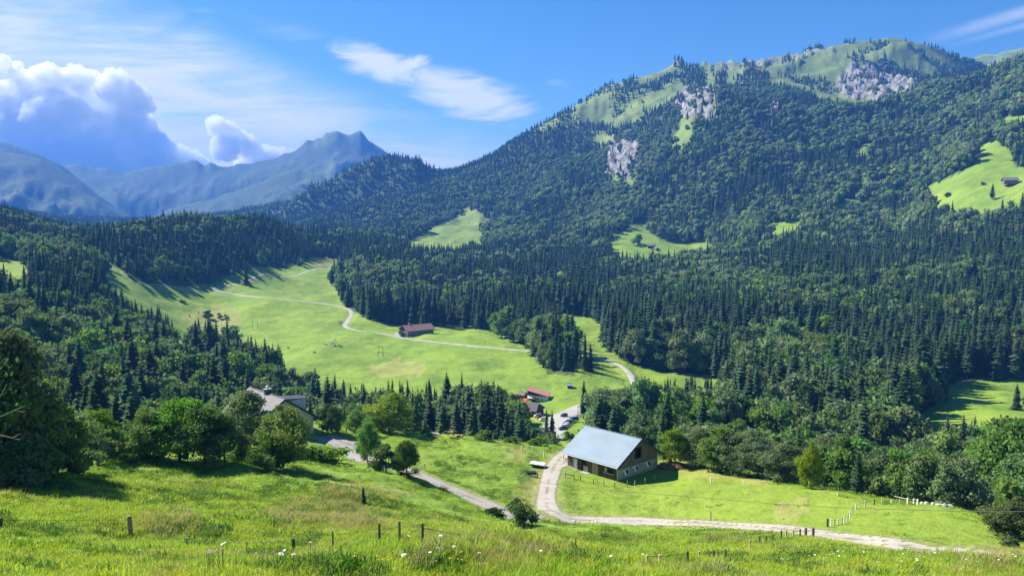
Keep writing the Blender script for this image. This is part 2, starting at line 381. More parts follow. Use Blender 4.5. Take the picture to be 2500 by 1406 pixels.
class MB:
    """collects shapes into one mesh"""
    def __init__(s): s.v = []; s.f = []
    def add(s, V, Fs):
        b = len(s.v); s.v += [tuple(v) for v in V]; s.f += [tuple(i + b for i in f) for f in Fs]; return s
    def box(s, x0, x1, y0, y1, z0, z1):
        return s.add([(x0, y0, z0), (x1, y0, z0), (x1, y1, z0), (x0, y1, z0), (x0, y0, z1), (x1, y0, z1), (x1, y1, z1), (x0, y1, z1)],
                     [(3, 2, 1, 0), (4, 5, 6, 7), (0, 1, 5, 4), (1, 2, 6, 5), (2, 3, 7, 6), (3, 0, 4, 7)])
    def hexa(s, P): # eight corners, lower ring then upper ring
        return s.add(P, [(3, 2, 1, 0), (4, 5, 6, 7), (0, 1, 5, 4), (1, 2, 6, 5), (2, 3, 7, 6), (3, 0, 4, 7)])
    def tube(s, pts, r, n=6):
        pts = [Vector(p) for p in pts]; rs = r if isinstance(r, (list, tuple)) else [r] * len(pts)
        V = []; Fs = []
        for i, p in enumerate(pts):
            d = (pts[min(i + 1, len(pts) - 1)] - pts[max(i - 1, 0)]).normalized()
            a = d.cross(Vector((0, 0, 1)) if abs(d.z) < .9 else Vector((1, 0, 0))).normalized(); b = d.cross(a)
            for k in range(n):
                t = 2 * PI * k / n; V.append(p + (a * math.cos(t) + b * math.sin(t)) * rs[i])
        for i in range(len(pts) - 1):
            for k in range(n):
                Fs.append((i * n + k, i * n + (k + 1) % n, (i + 1) * n + (k + 1) % n, (i + 1) * n + k))
        Fs.append(tuple(range(n))[::-1]); Fs.append(tuple(range((len(pts) - 1) * n, len(pts) * n)))
        return s.add(V, Fs)
    def loft(s, secs, cap=True):
        n = len(secs[0]); V = [p for q in secs for p in q]; Fs = []
        for i in range(len(secs) - 1):
            for k in range(n): Fs.append((i * n + k, i * n + (k + 1) % n, (i + 1) * n + (k + 1) % n, (i + 1) * n + k))
        if cap: Fs.append(tuple(range(n))[::-1]); Fs.append(tuple(range((len(secs) - 1) * n, len(secs) * n)))
        return s.add(V, Fs)
    def build(s, name, mat, parent=None, loc=None, rz=None, smooth=False, bevel=0):
        me = bpy.data.meshes.new(name); me.from_pydata([tuple(v) for v in s.v], [], s.f)
        if smooth: me.polygons.foreach_set('use_smooth', np.ones(len(me.polygons), bool))
        me.update()
        o = link(name, me, mat if isinstance(mat, (list, tuple)) else [mat], parent, loc, rz)
        if bevel:
            b = o.modifiers.new('bevel', 'BEVEL'); b.width = bevel; b.segments = 2
        return o

# ------------------------------------------------------------------ materials
class NT:
    def __init__(s, mat):
        mat.use_nodes = True; s.t = mat.node_tree; s.t.nodes.clear(); s.l = s.t.links
    def n(s, typ, ins=None, **kw):
        nd = s.t.nodes.new(typ)
        for k, v in kw.items(): setattr(nd, k, v)
        for k, v in (ins or {}).items():
            sk = nd.inputs[k]
            if isinstance(v, bpy.types.NodeSocket): s.l.new(v, sk)
            else: sk.default_value = v
        return nd
    def math(s, op, a, b=0., c=None, clamp=False):
        nd = s.t.nodes.new('ShaderNodeMath'); nd.operation = op; nd.use_clamp = clamp
        for i, v in enumerate((a, b) if c is None else (a, b, c)):
            if isinstance(v, bpy.types.NodeSocket): s.l.new(v, nd.inputs[i])
            else: nd.inputs[i].default_value = v
        return nd.outputs[0]
    def mix(s, f, a, b, mode='MIX'):
        nd = s.t.nodes.new('ShaderNodeMix'); nd.data_type = 'RGBA'; nd.blend_type = mode
        for sk, v in ((nd.inputs[0], f), (nd.inputs[6], a), (nd.inputs[7], b)):
            if isinstance(v, bpy.types.NodeSocket): s.l.new(v, sk)
            else: sk.default_value = v if not isinstance(v, tuple) else (v + (1,))[:4]
        return nd.outputs[2]
    def ss(s, x, a, b, lo=0., hi=1.):
        nd = s.n('ShaderNodeMapRange', {0: x, 1: a, 2: b, 3: lo, 4: hi}, interpolation_type='SMOOTHSTEP'); return nd.outputs[0]
    def noise(s, vec, scale, detail=4., rough=.55, dist=0.):
        nd = s.n('ShaderNodeTexNoise', {'Scale': scale, 'Detail': detail, 'Roughness': rough, 'Distortion': dist})
        if vec is not None: s.l.new(vec, nd.inputs['Vector'])
        return nd.outputs[0]
    def out(s, surf):
        o = s.n('ShaderNodeOutputMaterial'); s.l.new(surf, o.inputs[0])

def simple(name, c1, c2=None, rough=.7, scale=3., metal=0., bump=0., coords='Object', spec=.3, stretch=None):
    m = bpy.data.materials.new(name); t = NT(m)
    v = t.n('ShaderNodeTexCoord').outputs[coords]
    if stretch: v = t.n('ShaderNodeMapping', {0: v, 3: stretch}).outputs[0]
    nz = t.noise(v, scale, 5., .6)
    c = t.mix(t.ss(nz, .3, .7), c1, c2 or tuple(x * .7 for x in c1))
    b = t.n('ShaderNodeBsdfPrincipled', {'Base Color': c, 'Roughness': rough, 'Metallic': metal, 'Specular IOR Level': spec})
    if bump:
        bm = t.n('ShaderNodeBump', {'Strength': bump, 'Distance': .05, 'Height': nz}); t.l.new(bm.outputs[0], b.inputs['Normal'])
    t.out(b.outputs[0]); return m

def leafmat(name, c1, c2, trans=.3, var=.35, nsc=1.2):
    m = bpy.data.materials.new(name); t = NT(m)
    oi = t.n('ShaderNodeObjectInfo').outputs['Random']
    tc = t.n('ShaderNodeTexCoord').outputs['Object']
    nz = t.noise(tc, nsc, 3., .6)
    c = t.mix(t.ss(nz, .3, .7), c1, c2)
    hs = t.n('ShaderNodeHueSaturation', {'Hue': t.math('ADD', t.math('MULTIPLY', oi, .05), .475), 'Saturation': t.math('ADD', t.math('MULTIPLY', t.math('FRACT', t.math('MULTIPLY', oi, 7.3)), .3), .82),
                                          'Value': t.math('ADD', t.math('MULTIPLY', t.math('FRACT', t.math('MULTIPLY', oi, 13.7)), var * 2), 1 - var), 'Color': c}).outputs[0]
    d = t.n('ShaderNodeBsdfDiffuse', {0: hs}).outputs[0]
    tr = t.n('ShaderNodeBsdfTranslucent', {0: t.mix(.5, hs, t.mix(1., hs, (1.3, 1.5, .5), 'MULTIPLY'))}).outputs[0]
    x = t.n('ShaderNodeMixShader', {0: trans, 1: d, 2: tr}).outputs[0]
    t.out(x); return m

# exec-order constants for the look
GRASS_A = (.205, .305, .036); GRASS_B = (.145, .25, .032); GRASS_Y = (.27, .30, .06)
def ground_material():
    m = bpy.data.materials.new('pasture_ground'); t = NT(m)
    pos = t.n('ShaderNodeNewGeometry').outputs['Position']
    at = t.n('ShaderNodeAttribute', attribute_name='mask').outputs['Color']
    at2 = t.n('ShaderNodeAttribute', attribute_name='mask2').outputs['Color']
    s1 = t.n('ShaderNodeSeparateColor', {0: at}); s2 = t.n('ShaderNodeSeparateColor', {0: at2})
    dry_, rock_, wood_ = s1.outputs[0], s1.outputs[1], s1.outputs[2]
    mown_, alp_, soil_ = s2.outputs[0], s2.outputs[1], s2.outputs[2]
    n1 = t.noise(pos, .035, 4., .6); n2 = t.noise(pos, .35, 5., .65); n3 = t.noise(pos, 2.6, 5., .7)
    strv = t.n('ShaderNodeMapping', {0: pos, 2: (0, 0, .35), 3: (.02, .11, .05)}).outputs[0]
    n4 = t.noise(strv, 1., 5., .65, .6)
    g = t.mix(t.ss(n1, .32, .68), GRASS_A, GRASS_B)
    g = t.mix(t.math('MULTIPLY', t.ss(n4, .48, .74), .65), g, GRASS_Y)
    g = t.mix(t.math('MULTIPLY', t.ss(n2, .45, .75), .5), g, (.085, .15, .022))
    g = t.mix(t.math('MULTIPLY', t.ss(n3, .5, .8), .45), g, (.075, .135, .02))
    sep = t.n('ShaderNodeSeparateXYZ', {0: pos})
    step_ = t.math('SINE', t.math('ADD', t.math('MULTIPLY', sep.outputs[2], 7.5), t.math('MULTIPLY', n2, 9.)))
    g = t.mix(t.math('MULTIPLY', t.math('MULTIPLY', t.ss(step_, .35, .95), t.ss(n1, .4, .6)), .38), g, (.085, .14, .026))
    swv = t.n('ShaderNodeMapping', {0: pos, 2: (0, 0, -.5), 3: (.012, .16, .05)}).outputs[0]
    sw = t.noise(swv, 1., 3., .5, .8)
    g = t.mix(t.math('MULTIPLY', t.ss(sw, .5, .62), .30), g, (.27, .33, .055))
    g = t.mix(t.math('MULTIPLY', t.ss(t.noise(pos, .012, 5., .65), .52, .66), .5), g, (.105, .19, .028))
    g = t.mix(t.math('MULTIPLY', mown_, .6), g, t.mix(t.ss(n2, .35, .7), (.215, .285, .034), (.16, .24, .03)))
    g = t.mix(t.math('MULTIPLY', alp_, .8), g, t.mix(t.ss(t.noise(pos, .012, 6., .65), .35, .65), (.19, .24, .072), (.095, .13, .05)))
    dn = t.math('MULTIPLY', dry_, t.ss(n2, .25, .6))
    g = t.mix(t.math('MULTIPLY', dn, .6), g, t.mix(t.ss(n3, .35, .7), (.40, .33, .14), (.22, .23, .07)))
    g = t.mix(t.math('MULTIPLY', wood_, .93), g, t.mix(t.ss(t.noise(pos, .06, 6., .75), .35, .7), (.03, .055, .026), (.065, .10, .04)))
    g = t.mix(t.math('MULTIPLY', soil_, .55), g, (.25, .22, .12))
    rv = t.n('ShaderNodeMapping', {0: pos, 3: (1., 1., .35)}).outputs[0]
    rk = t.mix(t.ss(t.noise(rv, .07, 8., .7), .38, .62), (.30, .29, .275), (.08, .082, .078))
    g = t.mix(t.ss(t.math('MULTIPLY', rock_, t.ss(t.noise(pos, .03, 7., .7), .33, .45)), .2, .5), g, rk)
    b = t.n('ShaderNodeBsdfPrincipled', {'Base Color': g, 'Roughness': .85, 'Specular IOR Level': .12})
    far = t.n('ShaderNodeBump', {'Strength': .55, 'Distance': 9., 'Height': t.noise(pos, .02, 8., .65)}).outputs[0]
    hmix = t.math('ADD', t.math('MULTIPLY', n2, .9), t.math('MULTIPLY', n3, .3))
    nb = t.n('ShaderNodeBump', {'Strength': .75, 'Distance': .55, 'Height': hmix, 'Normal': far}).outputs[0]
    t.l.new(nb, b.inputs['Normal'])
    t.out(b.outputs[0]); return m

MAT = {}
MAT['ground'] = ground_material()
# ------------------------------------------------------------------ ground sheet
V = np.stack([XX, YY, ZZ], -1).reshape(-1, 3)
ii = (np.arange(NW - 1)[:, None] * NU + np.arange(NU - 1)[None]).reshape(-1)
Q = np.stack([ii, ii + 1, ii + NU + 1, ii + NU], 1)
me = npmesh('ground', V, Q, smooth=True)
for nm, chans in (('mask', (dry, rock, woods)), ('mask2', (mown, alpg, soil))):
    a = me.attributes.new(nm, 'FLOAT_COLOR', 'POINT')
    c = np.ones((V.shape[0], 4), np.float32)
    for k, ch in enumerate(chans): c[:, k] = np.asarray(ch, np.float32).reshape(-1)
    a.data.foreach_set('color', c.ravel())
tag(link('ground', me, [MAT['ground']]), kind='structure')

# ------------------------------------------------------------------ roads (draped ribbons)
def gravel(name, c1, c2, sc, rut=True):
    m = bpy.data.materials.new(name); t = NT(m)
    pos = t.n('ShaderNodeNewGeometry').outputs['Position']
    uv = t.n('ShaderNodeAttribute', attribute_name='across').outputs['Fac']
    a = t.noise(pos, sc, 6., .7); b = t.noise(pos, sc * .12, 4., .6)
    c = t.mix(t.ss(a, .3, .72), c1, c2)
    c = t.mix(t.math('MULTIPLY', t.ss(b, .45, .7), .5), c, tuple(x * .62 for x in c1))
    if rut:
        mid_ = t.ss(t.math('ABSOLUTE', uv), .28, .05)
        c = t.mix(t.math('MULTIPLY', mid_, t.ss(b, .42, .6, 0., .75)), c, (.16, .17, .07))
        edge = t.ss(t.math('ADD', t.math('ABSOLUTE', uv), t.math('MULTIPLY', t.math('SUBTRACT', a, .5), .7)), .72, 1.0)
        c = t.mix(edge, c, (.17, .19, .06))
    bs = t.n('ShaderNodeBsdfPrincipled', {'Base Color': c, 'Roughness': .9, 'Specular IOR Level': .1})
    bm = t.n('ShaderNodeBump', {'Strength': .5, 'Distance': .08, 'Height': a}); t.l.new(bm.outputs[0], bs.inputs['Normal'])
    t.out(bs.outputs[0]); return m
MAT['gravel'] = gravel('pale_gravel', (.44, .405, .36), (.30, .275, .24), 2.2)
MAT['gravel_grey'] = gravel('grey_gravel', (.33, .31, .29), (.22, .21, .20), 2.5)
MAT['tar'] = gravel('worn_tar', (.41, .40, .375), (.34, .335, .315), .8, rut=False)
def ribbon(name, P, hw, mat, off=.05, nacross=6, taper=0):
    P = [Vector(p) for p in P]; V = []; A_ = []; Fs = []
    for i, p in enumerate(P):
        d = (P[min(i + 1, len(P) - 1)] - P[max(i - 1, 0)]); d.z = 0; d.normalize(); nrm = Vector((-d.y, d.x, 0))
        hw_ = hw(i / (len(P) - 1)) if callable(hw) else hw
        w = hw_ * (1 + .16 * (vnoise(np.array(i * .11), np.array(3.3 + hw_)) - .5) * 2)
        for k in range(nacross + 1):
            a = (k / nacross * 2 - 1); ww_ = w * (1 + .1 * float(vnoise(np.array(i * .6), np.array(k * 5.)) - .5) * (abs(a) > .9))
            q = p + nrm * a * ww_
            o = off * (1 if abs(a) < .95 else .3)
            V.append((q.x, q.y, float(H(q.x, q.y)) + o)); A_.append(a)
    m = nacross + 1
    for i in range(len(P) - 1):
        for k in range(nacross): Fs.append((i * m + k, (i + 1) * m + k, (i + 1) * m + k + 1, i * m + k + 1))
    me = npmesh(name, np.array(V), np.array(Fs)[:, ::-1], smooth=True)
    at = me.attributes.new('across', 'FLOAT', 'POINT'); at.data.foreach_set('value', np.array(A_, np.float32))
    return tag(link(name, me, [mat]), kind='structure')
for nm, (P, hw) in ROADS.items():
    mat = {'gravel_track': MAT['gravel'], 'driveway': MAT['gravel_grey'], 'side_path': MAT['gravel']}.get(nm, MAT['tar'])
    ribbon(nm, P, hw, mat, .07 if P[0].y < 250 else .16)
def patch(name, pix, mat, dmin, dmax, off, step):
    """an irregular paved or gravelled area, outlined on the ground"""
    W3 = [gp(a, b, dmin, dmax) for a, b in pix]
    xs = [p.x for p in W3]; ys = [p.y for p in W3]
    gx = np.arange(min(xs), max(xs), step); gy = np.arange(min(ys), max(ys), step)
    ax, ay = np.meshgrid(gx, gy); jn = (fbm(ax / 3., ay / 3., 2) - .5) * step * 4
    ins = inpoly(ax + jn, ay - jn, [(p.x, p.y) for p in W3])
    V = np.stack([ax, ay, H(ax, ay) + off], -1).reshape(-1, 3)
    j, i = np.where(ins[:-1, :-1] & ins[1:, 1:] & ins[:-1, 1:] & ins[1:, :-1]); nx = len(gx)
    a = j * nx + i
    me = npmesh(name, V, np.stack([a, a + 1, a + nx + 1, a + nx], 1), smooth=True)
    return tag(link(name, me, [mat]), kind='structure')
MAT['yard'] = gravel('yard_gravel', (.36, .34, .33), (.26, .25, .24), 1.2, rut=False)
patch('gravel_yard', [(757, 1068), (770, 1062), (830, 1064), (868, 1080), (890, 1105), (885, 1128), (850, 1128), (838, 1105), (800, 1085)], MAT['yard'], 100, 200, .055, .5)
patch('car_park', [(1375, 1008), (1430, 985), (1436, 1000), (1404, 1025), (1385, 1048), (1370, 1066), (1340, 1066), (1345, 1035)], MAT['tar'], 280, 600, .12, 1.)
patch('farm_yard', [(955, 817), (972, 812), (990, 818), (1000, 828), (975, 822)], MAT['tar'], 500, 900, .12, 1.)
patch('barn_yard', [(1360, 1112), (1395, 1092), (1420, 1095), (1400, 1120), (1390, 1140), (1372, 1150), (1352, 1150)], MAT['gravel'], 100, 200, .06, .5)
# ------------------------------------------------------------------ foliage
MAT['spruce'] = leafmat('spruce_needles', (.070, .122, .052), (.036, .070, .036), .18, .32, 3.)
MAT['broad'] = leafmat('broad_leaves', (.165, .265, .07), (.085, .15, .043), .36, .34, 2.5)
MAT['broad_light'] = leafmat('light_green_leaves', (.21, .32, .055), (.12, .21, .042), .38, .2, 2.5)  # lighter green leaf colour
MAT['broad_grey'] = leafmat('grey_green_leaves', (.185, .25, .105), (.10, .155, .066), .3, .25, 2.5)
MAT['broad_yellow'] = leafmat('yellowing_leaves', (.24, .32, .05), (.14, .21, .038), .35, .2, 2.5)
MAT['scrub'] = leafmat('scrub_leaves', (.08, .15, .04), (.048, .095, .028), .3, .25, 3.)
MAT['bark'] = simple('bark', (.13, .10, .075), (.07, .055, .042), .95, 6., bump=.4)
MAT['bark_pale'] = simple('pale_bark', (.34, .31, .27), (.20, .18, .15), .9, 6., bump=.4)

def cone_tube(R, z0, z1, r0, r1, n=6, lean=(0, 0)):
    a = np.arange(n) * 2 * PI / n
    V = np.concatenate([np.stack([r0 * np.cos(a), r0 * np.sin(a), np.full(n, z0)], 1), np.stack([r1 * np.cos(a) + lean[0], r1 * np.sin(a) + lean[1], np.full(n, z1)], 1)])
    k = np.arange(n)
    return V, np.stack([k, (k + 1) % n, (k + 1) % n + n, k + n], 1)
class Acc:
    def __init__(s): s.V = []; s.T = []; s.n = 0
    def add(s, V, T):
        V = np.asarray(V, float); T = np.asarray(T)
        if T.shape[1] == 4: T = np.concatenate([T[:, [0, 1, 2]], T[:, [0, 2, 3]]])
        s.V.append(V); s.T.append(T + s.n); s.n += len(V)
    def get(s): return np.concatenate(s.V), np.concatenate(s.T)

def spruce(seed, whorls, nb, fringe, slim=.155, bare=.07):
    r = np.random.default_rng(seed); A = Acc()
    zs = bare + (1 - bare) * (np.arange(whorls) + .3 * r.random(whorls)) / whorls
    lop = r.random(8) * .5 + .75
    for z in zs:
        Lz = slim * (1 - z) ** .8 * (.72 + .42 * r.random()) + .008
        if z < bare + .16: Lz *= .75 + 1.4 * (z - bare)
        a0 = r.random() * 6.3
        for b in range(nb):
            a = a0 + b * 2 * PI / nb + r.normal() * .22
            L = Lz * (.62 + .5 * r.random()) * lop[int(a / 6.3 * 8) % 8]
            if r.random() < .07: continue
            d = np.array([math.cos(a), math.sin(a), 0]); s = np.array([-d[1], d[0], 0]); up = np.array([0, 0, 1.])
            w = .30 * L + .010; dr = L * (.30 + .3 * r.random()); zz = z + r.normal() * .006
            c = up * zz
            p0 = c + d * .05 * L; p2 = c + d * L - up * dr
            pm = c + d * .55 * L - up * dr * .38
            p1 = pm + s * w - up * w * .55; p3 = pm - s * w - up * w * .55
            A.add([p0, p1, p2, p3, pm], [[0, 1, 4], [1, 2, 4], [2, 3, 4], [3, 0, 4]])
            for q in range(fringe):
                f = .3 + .65 * (q + r.random()) / fringe
                base = c + d * f * L - up * dr * f * f
                sg = 1 if q % 2 else -1
                ln = L * (.24 + .2 * r.random()) * (1.15 - f * .5)
                e = base + s * sg * ln * .8 + d * ln * .4 - up * ln * (.5 + .4 * r.random())
                A.add([base - d * ln * .22, base + d * ln * .22, e], [[0, 1, 2]])
    V, Tn = cone_tube(0, bare + .02, .93, slim * .42, .006, 7)
    V[:7, :2] *= (.7 + .6 * r.random((7, 1)))
    A.add(V, Tn)
    V, Tn = cone_tube(0, .93, 1.01, .007, .001, 4); A.add(V, Tn)
    return A.get()

def blob_centres(r, k, rx, rz, cz, pear):
    out = []
    while len(out) < k:
        p = r.normal(size=3); p /= np.linalg.norm(p); rad = .38 + .62 * r.random() ** .8
        z = p[2] * rad
        wx = rx * (1 - pear * z)
        out.append((p[0] * rad * wx, p[1] * rad * wx, cz + z * rz))
    return np.array(out)
def broadleaf(seed, clumps, leaves, size, rx=.34, rz=.42, cz=.56, pear=.25, cr=.15, core=.62, fold=0.):
    r = np.random.default_rng(seed); A = Acc()
    C = blob_centres(r, clumps, rx, rz, cz, pear)
    for c in C:
        R = cr * (.5 + .9 * r.random())
        m = leaves
        n = r.normal(size=(m, 3)); n /= np.linalg.norm(n, axis=1)[:, None]
        n[:, 2] = np.where(n[:, 2] < -.45, -n[:, 2], n[:, 2])
        P = c + n * (R * (.55 + .55 * r.random((m, 1)))) * np.array([1.1, 1.1, .85])
        nn = n * .55 + r.normal(size=(m, 3)) * .55 + np.array([0, 0, .08]); nn /= np.linalg.norm(nn, axis=1)[:, None]
        t1 = np.cross(nn, r.normal(size=(m, 3))); t1 /= np.linalg.norm(t1, axis=1)[:, None]; t2 = np.cross(nn, t1)
        s = size * (.6 + .8 * r.random((m, 1)))
        Vq = np.stack([P - t1 * s, P + t2 * s * .62, P + t1 * s, P - t2 * s * .62], 1).reshape(-1, 3)
        k = np.arange(m) * 4
        A.add(Vq, np.stack([k, k + 1, k + 2, k + 3], 1))
        if core:
            b = ICO[0] * (R * core) * (.8 + .4 * r.random((len(ICO[0]), 1))) + c
            A.add(b, ICO[1])
    return A.get(), C
def _ico():
    import bmesh
    bm = bmesh.new(); bmesh.ops.create_icosphere(bm, subdivisions=1, radius=1.)
    v = np.array([tuple(q.co) for q in bm.verts]); bm.verts.index_update()
    f = np.array([[q.index for q in g.verts] for g in bm.faces]); bm.free(); return v, f
ICO = _ico()
def limbs(C, r, top, th=.018, nl=6, base=.18):
    A = Acc()
    mb = MB(); mb.tube([(0, 0, -.03), (.004, 0, base), (-.004, .004, top * .6), (0, 0, top)], [th * 1.35, th, th * .65, th * .25], 7)
    for c in C[np.argsort(-C[:, 2])][:: max(1, len(C) // nl)][:nl]:
        z0 = base + (c[2] - base) * .35 if c[2] > base else base
        mb.tube([(0, 0, z0), (c[0] * .5, c[1] * .5, z0 + (c[2] - z0) * .6), tuple(c)], [th * .5, th * .34, th * .12], 5)
    return mb
def trunk_mesh(name, mb):
    me = bpy.data.meshes.new(name); me.from_pydata([tuple(v) for v in mb.v], [], mb.f); me.update(); return me

PROTO = {}   # kind -> list of (crown mesh, trunk mesh)
def proto(kind, seed, crown, trunk_mb, leaf, bark):
    V, T_ = crown
    cm = npmesh(kind + '_crown', V, T_); cm.materials.append(MAT[leaf])
    tm = trunk_mesh(kind + '_trunk', trunk_mb); tm.materials.append(MAT[bark])
    PROTO.setdefault(kind, []).append((cm, tm))
def spruce_trunk(): return MB().tube([(0, 0, -.03), (0, 0, .12), (0, 0, .93)], [.014, .011, .002], 6)
for k in range(5): proto('spruce', k, spruce(100 + k, 25, 9, 4, slim=(.15, .165, .135, .175, .145)[k], bare=(.06, .05, .1, .04, .14)[k]), spruce_trunk(), 'spruce', 'bark')
for k, leaf in enumerate(('broad', 'broad', 'broad_grey', 'broad', 'broad_grey')):
    cr_, C_ = broadleaf(200 + k, 26, 75, .030, rx=(.34, .3, .36, .28, .4)[k], rz=(.42, .44, .40, .46, .38)[k], cz=(.52, .50, .53, .49, .54)[k], pear=(.4, .5, .25, .55, .3)[k])
    proto('broadleaf', k, cr_, limbs(C_, rng, .85), leaf, 'bark')

def lowmesh(name, crown, trunk_mb, leaf, bark='bark'):
    V, T_ = crown
    tv = np.array(trunk_mb.v); tf = []
    for f in trunk_mb.f:
        for q in range(1, len(f) - 1): tf.append((f[0], f[q], f[q + 1]))
    me = npmesh(name, np.concatenate([V, tv]), np.concatenate([T_, np.array(tf) + len(V)]), mi=np.concatenate([np.zeros(len(T_)), np.ones(len(tf))]))
    me.materials.append(MAT[leaf]); me.materials.append(MAT[bark]); return me
LOW = []     # 0-3 spruce mid, 4-7 spruce far, 8-12 broad mid, 13-17 broad far
slim_trunk = lambda: MB().tube([(0, 0, -.03), (0, 0, .5)], [.014, .006], 4)
for k in range(4): LOW.append(lowmesh('wood_spruce', spruce(300 + k, 15, 8, 2, slim=(.15, .17, .135, .16)[k]), slim_trunk(), 'spruce'))
for k in range(4): LOW.append(lowmesh('far_spruce', spruce(400 + k, 9, 7, 0, slim=(.155, .175, .14, .165)[k]), slim_trunk(), 'spruce'))
for k, leaf in enumerate(('broad', 'broad_grey', 'broad', 'broad_grey', 'broad_light')): LOW.append(lowmesh('wood_broadleaf', broadleaf(500 + k, 16, 34, .050, rx=.36, cr=.17)[0], slim_trunk(), leaf))
for k, leaf in enumerate(('broad', 'broad_grey', 'broad', 'broad_grey', 'broad_yellow')): LOW.append(lowmesh('far_broadleaf', broadleaf(600 + k, 10, 26, .062, rx=.33, rz=.40, cz=.50, cr=.2, core=.86)[0], slim_trunk(), leaf))

def scatter(name, pos, idx, rot, scl, meshes, mat=None):
    """one object of uncountable growth: points that carry shared shapes"""
    protos = []
    for m_ in meshes:
        o = bpy.data.objects.new(m_.name + '_shape', m_); protos.append(o)
    me = bpy.data.meshes.new(name)
    me.vertices.add(len(pos)); me.vertices.foreach_set('co', np.asarray(pos, np.float32).ravel())
    for nm, typ, arr in (('kind_index', 'INT', np.asarray(idx, np.int32)), ('turn', 'FLOAT_VECTOR', np.asarray(rot, np.float32)), ('size', 'FLOAT_VECTOR', np.asarray(scl, np.float32))):
        a = me.attributes.new(nm, typ, 'POINT'); a.data.foreach_set('vector' if 'VEC' in typ else 'value', arr.ravel())
    me.update()
    o = link(name, me)
    g = bpy.data.node_groups.new(name + '_growth', 'GeometryNodeTree')
    g.interface.new_socket('Geometry', in_out='INPUT', socket_type='NodeSocketGeometry'); g.interface.new_socket('Geometry', in_out='OUTPUT', socket_type='NodeSocketGeometry')
    N = g.nodes; L = g.links
    gi = N.new('NodeGroupInput'); go = N.new('NodeGroupOutput')
    iop = N.new('GeometryNodeInstanceOnPoints'); iop.inputs['Pick Instance'].default_value = True
    g2i = N.new('GeometryNodeGeometryToInstance')
    for p in reversed(protos):
        oi = N.new('GeometryNodeObjectInfo'); oi.inputs['Object'].default_value = p; oi.inputs['As Instance'].default_value = False
        L.new(oi.outputs['Geometry'], g2i.inputs[0])
    def na(nm, dt):
        q = N.new('GeometryNodeInputNamedAttribute'); q.data_type = dt; q.inputs['Name'].default_value = nm; return q.outputs['Attribute']
    L.new(gi.outputs[0], iop.inputs['Points']); L.new(g2i.outputs[0], iop.inputs['Instance'])
    L.new(na('kind_index', 'INT'), iop.inputs['Instance Index'])
    e2r = N.new('FunctionNodeEulerToRotation'); L.new(na('turn', 'FLOAT_VECTOR'), e2r.inputs[0]); L.new(e2r.outputs[0], iop.inputs['Rotation'])
    L.new(na('size', 'FLOAT_VECTOR'), iop.inputs['Scale'])
    L.new(iop.outputs[0], go.inputs[0])
    md = o.modifiers.new('growth', 'NODES'); md.node_group = g
    return tag(o, kind='stuff')

# ------------------------------------------------------------------ where the woods stand
def grid_lookup(G, x, y):
    w = np.log(np.maximum(y + AP, 4.6)); u = x / np.maximum(y + AP, 4.6)
    i = np.clip(np.rint(np.interp(u, U, np.arange(NU))), 0, NU - 1).astype(int); j = np.clip(np.rint((w - W0) / dW), 0, NW - 1).astype(int)
    return G[j, i]
W0 = math.log(4.5); dW = (math.log(8000 + AP) - W0) / (NW - 1)
TAN = ZZ / np.maximum(YY, 6.); TAN[YY < 8] = -9
HOR = np.maximum.accumulate(TAN, 0)

cand = []
for d0, d1, sp_ in ((105, 520, 6.8), (520, 780, 7.4), (780, 1400, 8.6), (1400, 2250, 10.6), (2250, 3300, 11.5)):
    gy = np.arange(d0, d1, sp_); gx = np.arange(-.78 * d1, .78 * d1, sp_)
    x, y = np.meshgrid(gx, gy); x = x + (rng.random(x.shape) - .5) * sp_ * .9; y = y + (rng.random(y.shape) - .5) * sp_ * .9
    k = (np.abs(x) < .76 * y + 20) & (y > d0) & (y < d1); x = x[k]; y = y[k]; z = H(x, y)
    px, py = proj(x, y, z)
    ok = (px > -330) & (px < 2830) & (y > auto_min(px))
    if d0 >= 3300: ok &= (px < 700) & (grid_lookup(woods, x, y) > .6)
    ok &= (z + 26) / y > grid_lookup(HOR, x, y)
    x, y, z, px, py = (q[ok] for q in (x, y, z, px, py))
    ok = np.ones(len(x), bool)
    for poly, a, b in CLEAR: ok &= ~(inpoly(px + rng.normal(size=len(px)) * 5, py + rng.normal(size=len(px)) * 3, poly) & (y > a) & (y < b)) | (rng.random(len(px)) < (.07 if a == 1500 or a == 1600 else 0))
    inalp = inpoly(px, py, ALP) & (y > 1700)
    inw = np.zeros(len(x), bool)
    for poly in ALP_WOOD: inw |= inpoly(px + rng.normal(size=len(px)) * 5, py + rng.normal(size=len(px)) * 5, poly)
    ok &= ~inalp | inw | ((fbm(x / 70., y / 90., 3) > .66) & (rng.random(len(x)) < .5))
    ok &= grid_lookup(road_d, x, y) > 4.5
    # thin the cover: glades and gaps
    gap = fbm(x / 38. + 9, y / 38., 3)
    ok &= (gap > .30) | (rng.random(len(x)) < .35)
    cand.append(np.stack([x, y, z, px, py], 1)[ok])
cand = np.concatenate(cand)
cx_, cy_, cz_, cpx, cpy = cand.T
nse = fbm(cx_ / 85. + 40, cy_ / 110., 3)
ps = np.full(len(cand), .42)
ps = np.where((cpx > 800) & (cy_ > 500) & (cy_ < 1450) & (cpy > 590), .90, ps)
ps = np.where((cpx > 1600) & (cy_ < 1000), .74, ps)
ps = np.where((cpx < 820) & (cpy < 700) & (cy_ > 700), .80, ps)
ps = np.where((cpx < 700) & (cy_ < 760), .58, ps)
ps = np.where(cy_ > 2300, .85, ps)
ps = np.where((cpx > 1150) & (cpx < 1400) & (cpy > 770) & (cpy < 930) & (cy_ > 480), .92, ps)
ps = np.where((cpx > 880) & (cpx < 1300) & (cy_ < 480), .80, ps)
ps = np.where((cpx > 1500) & (cy_ < 300), .34, ps)
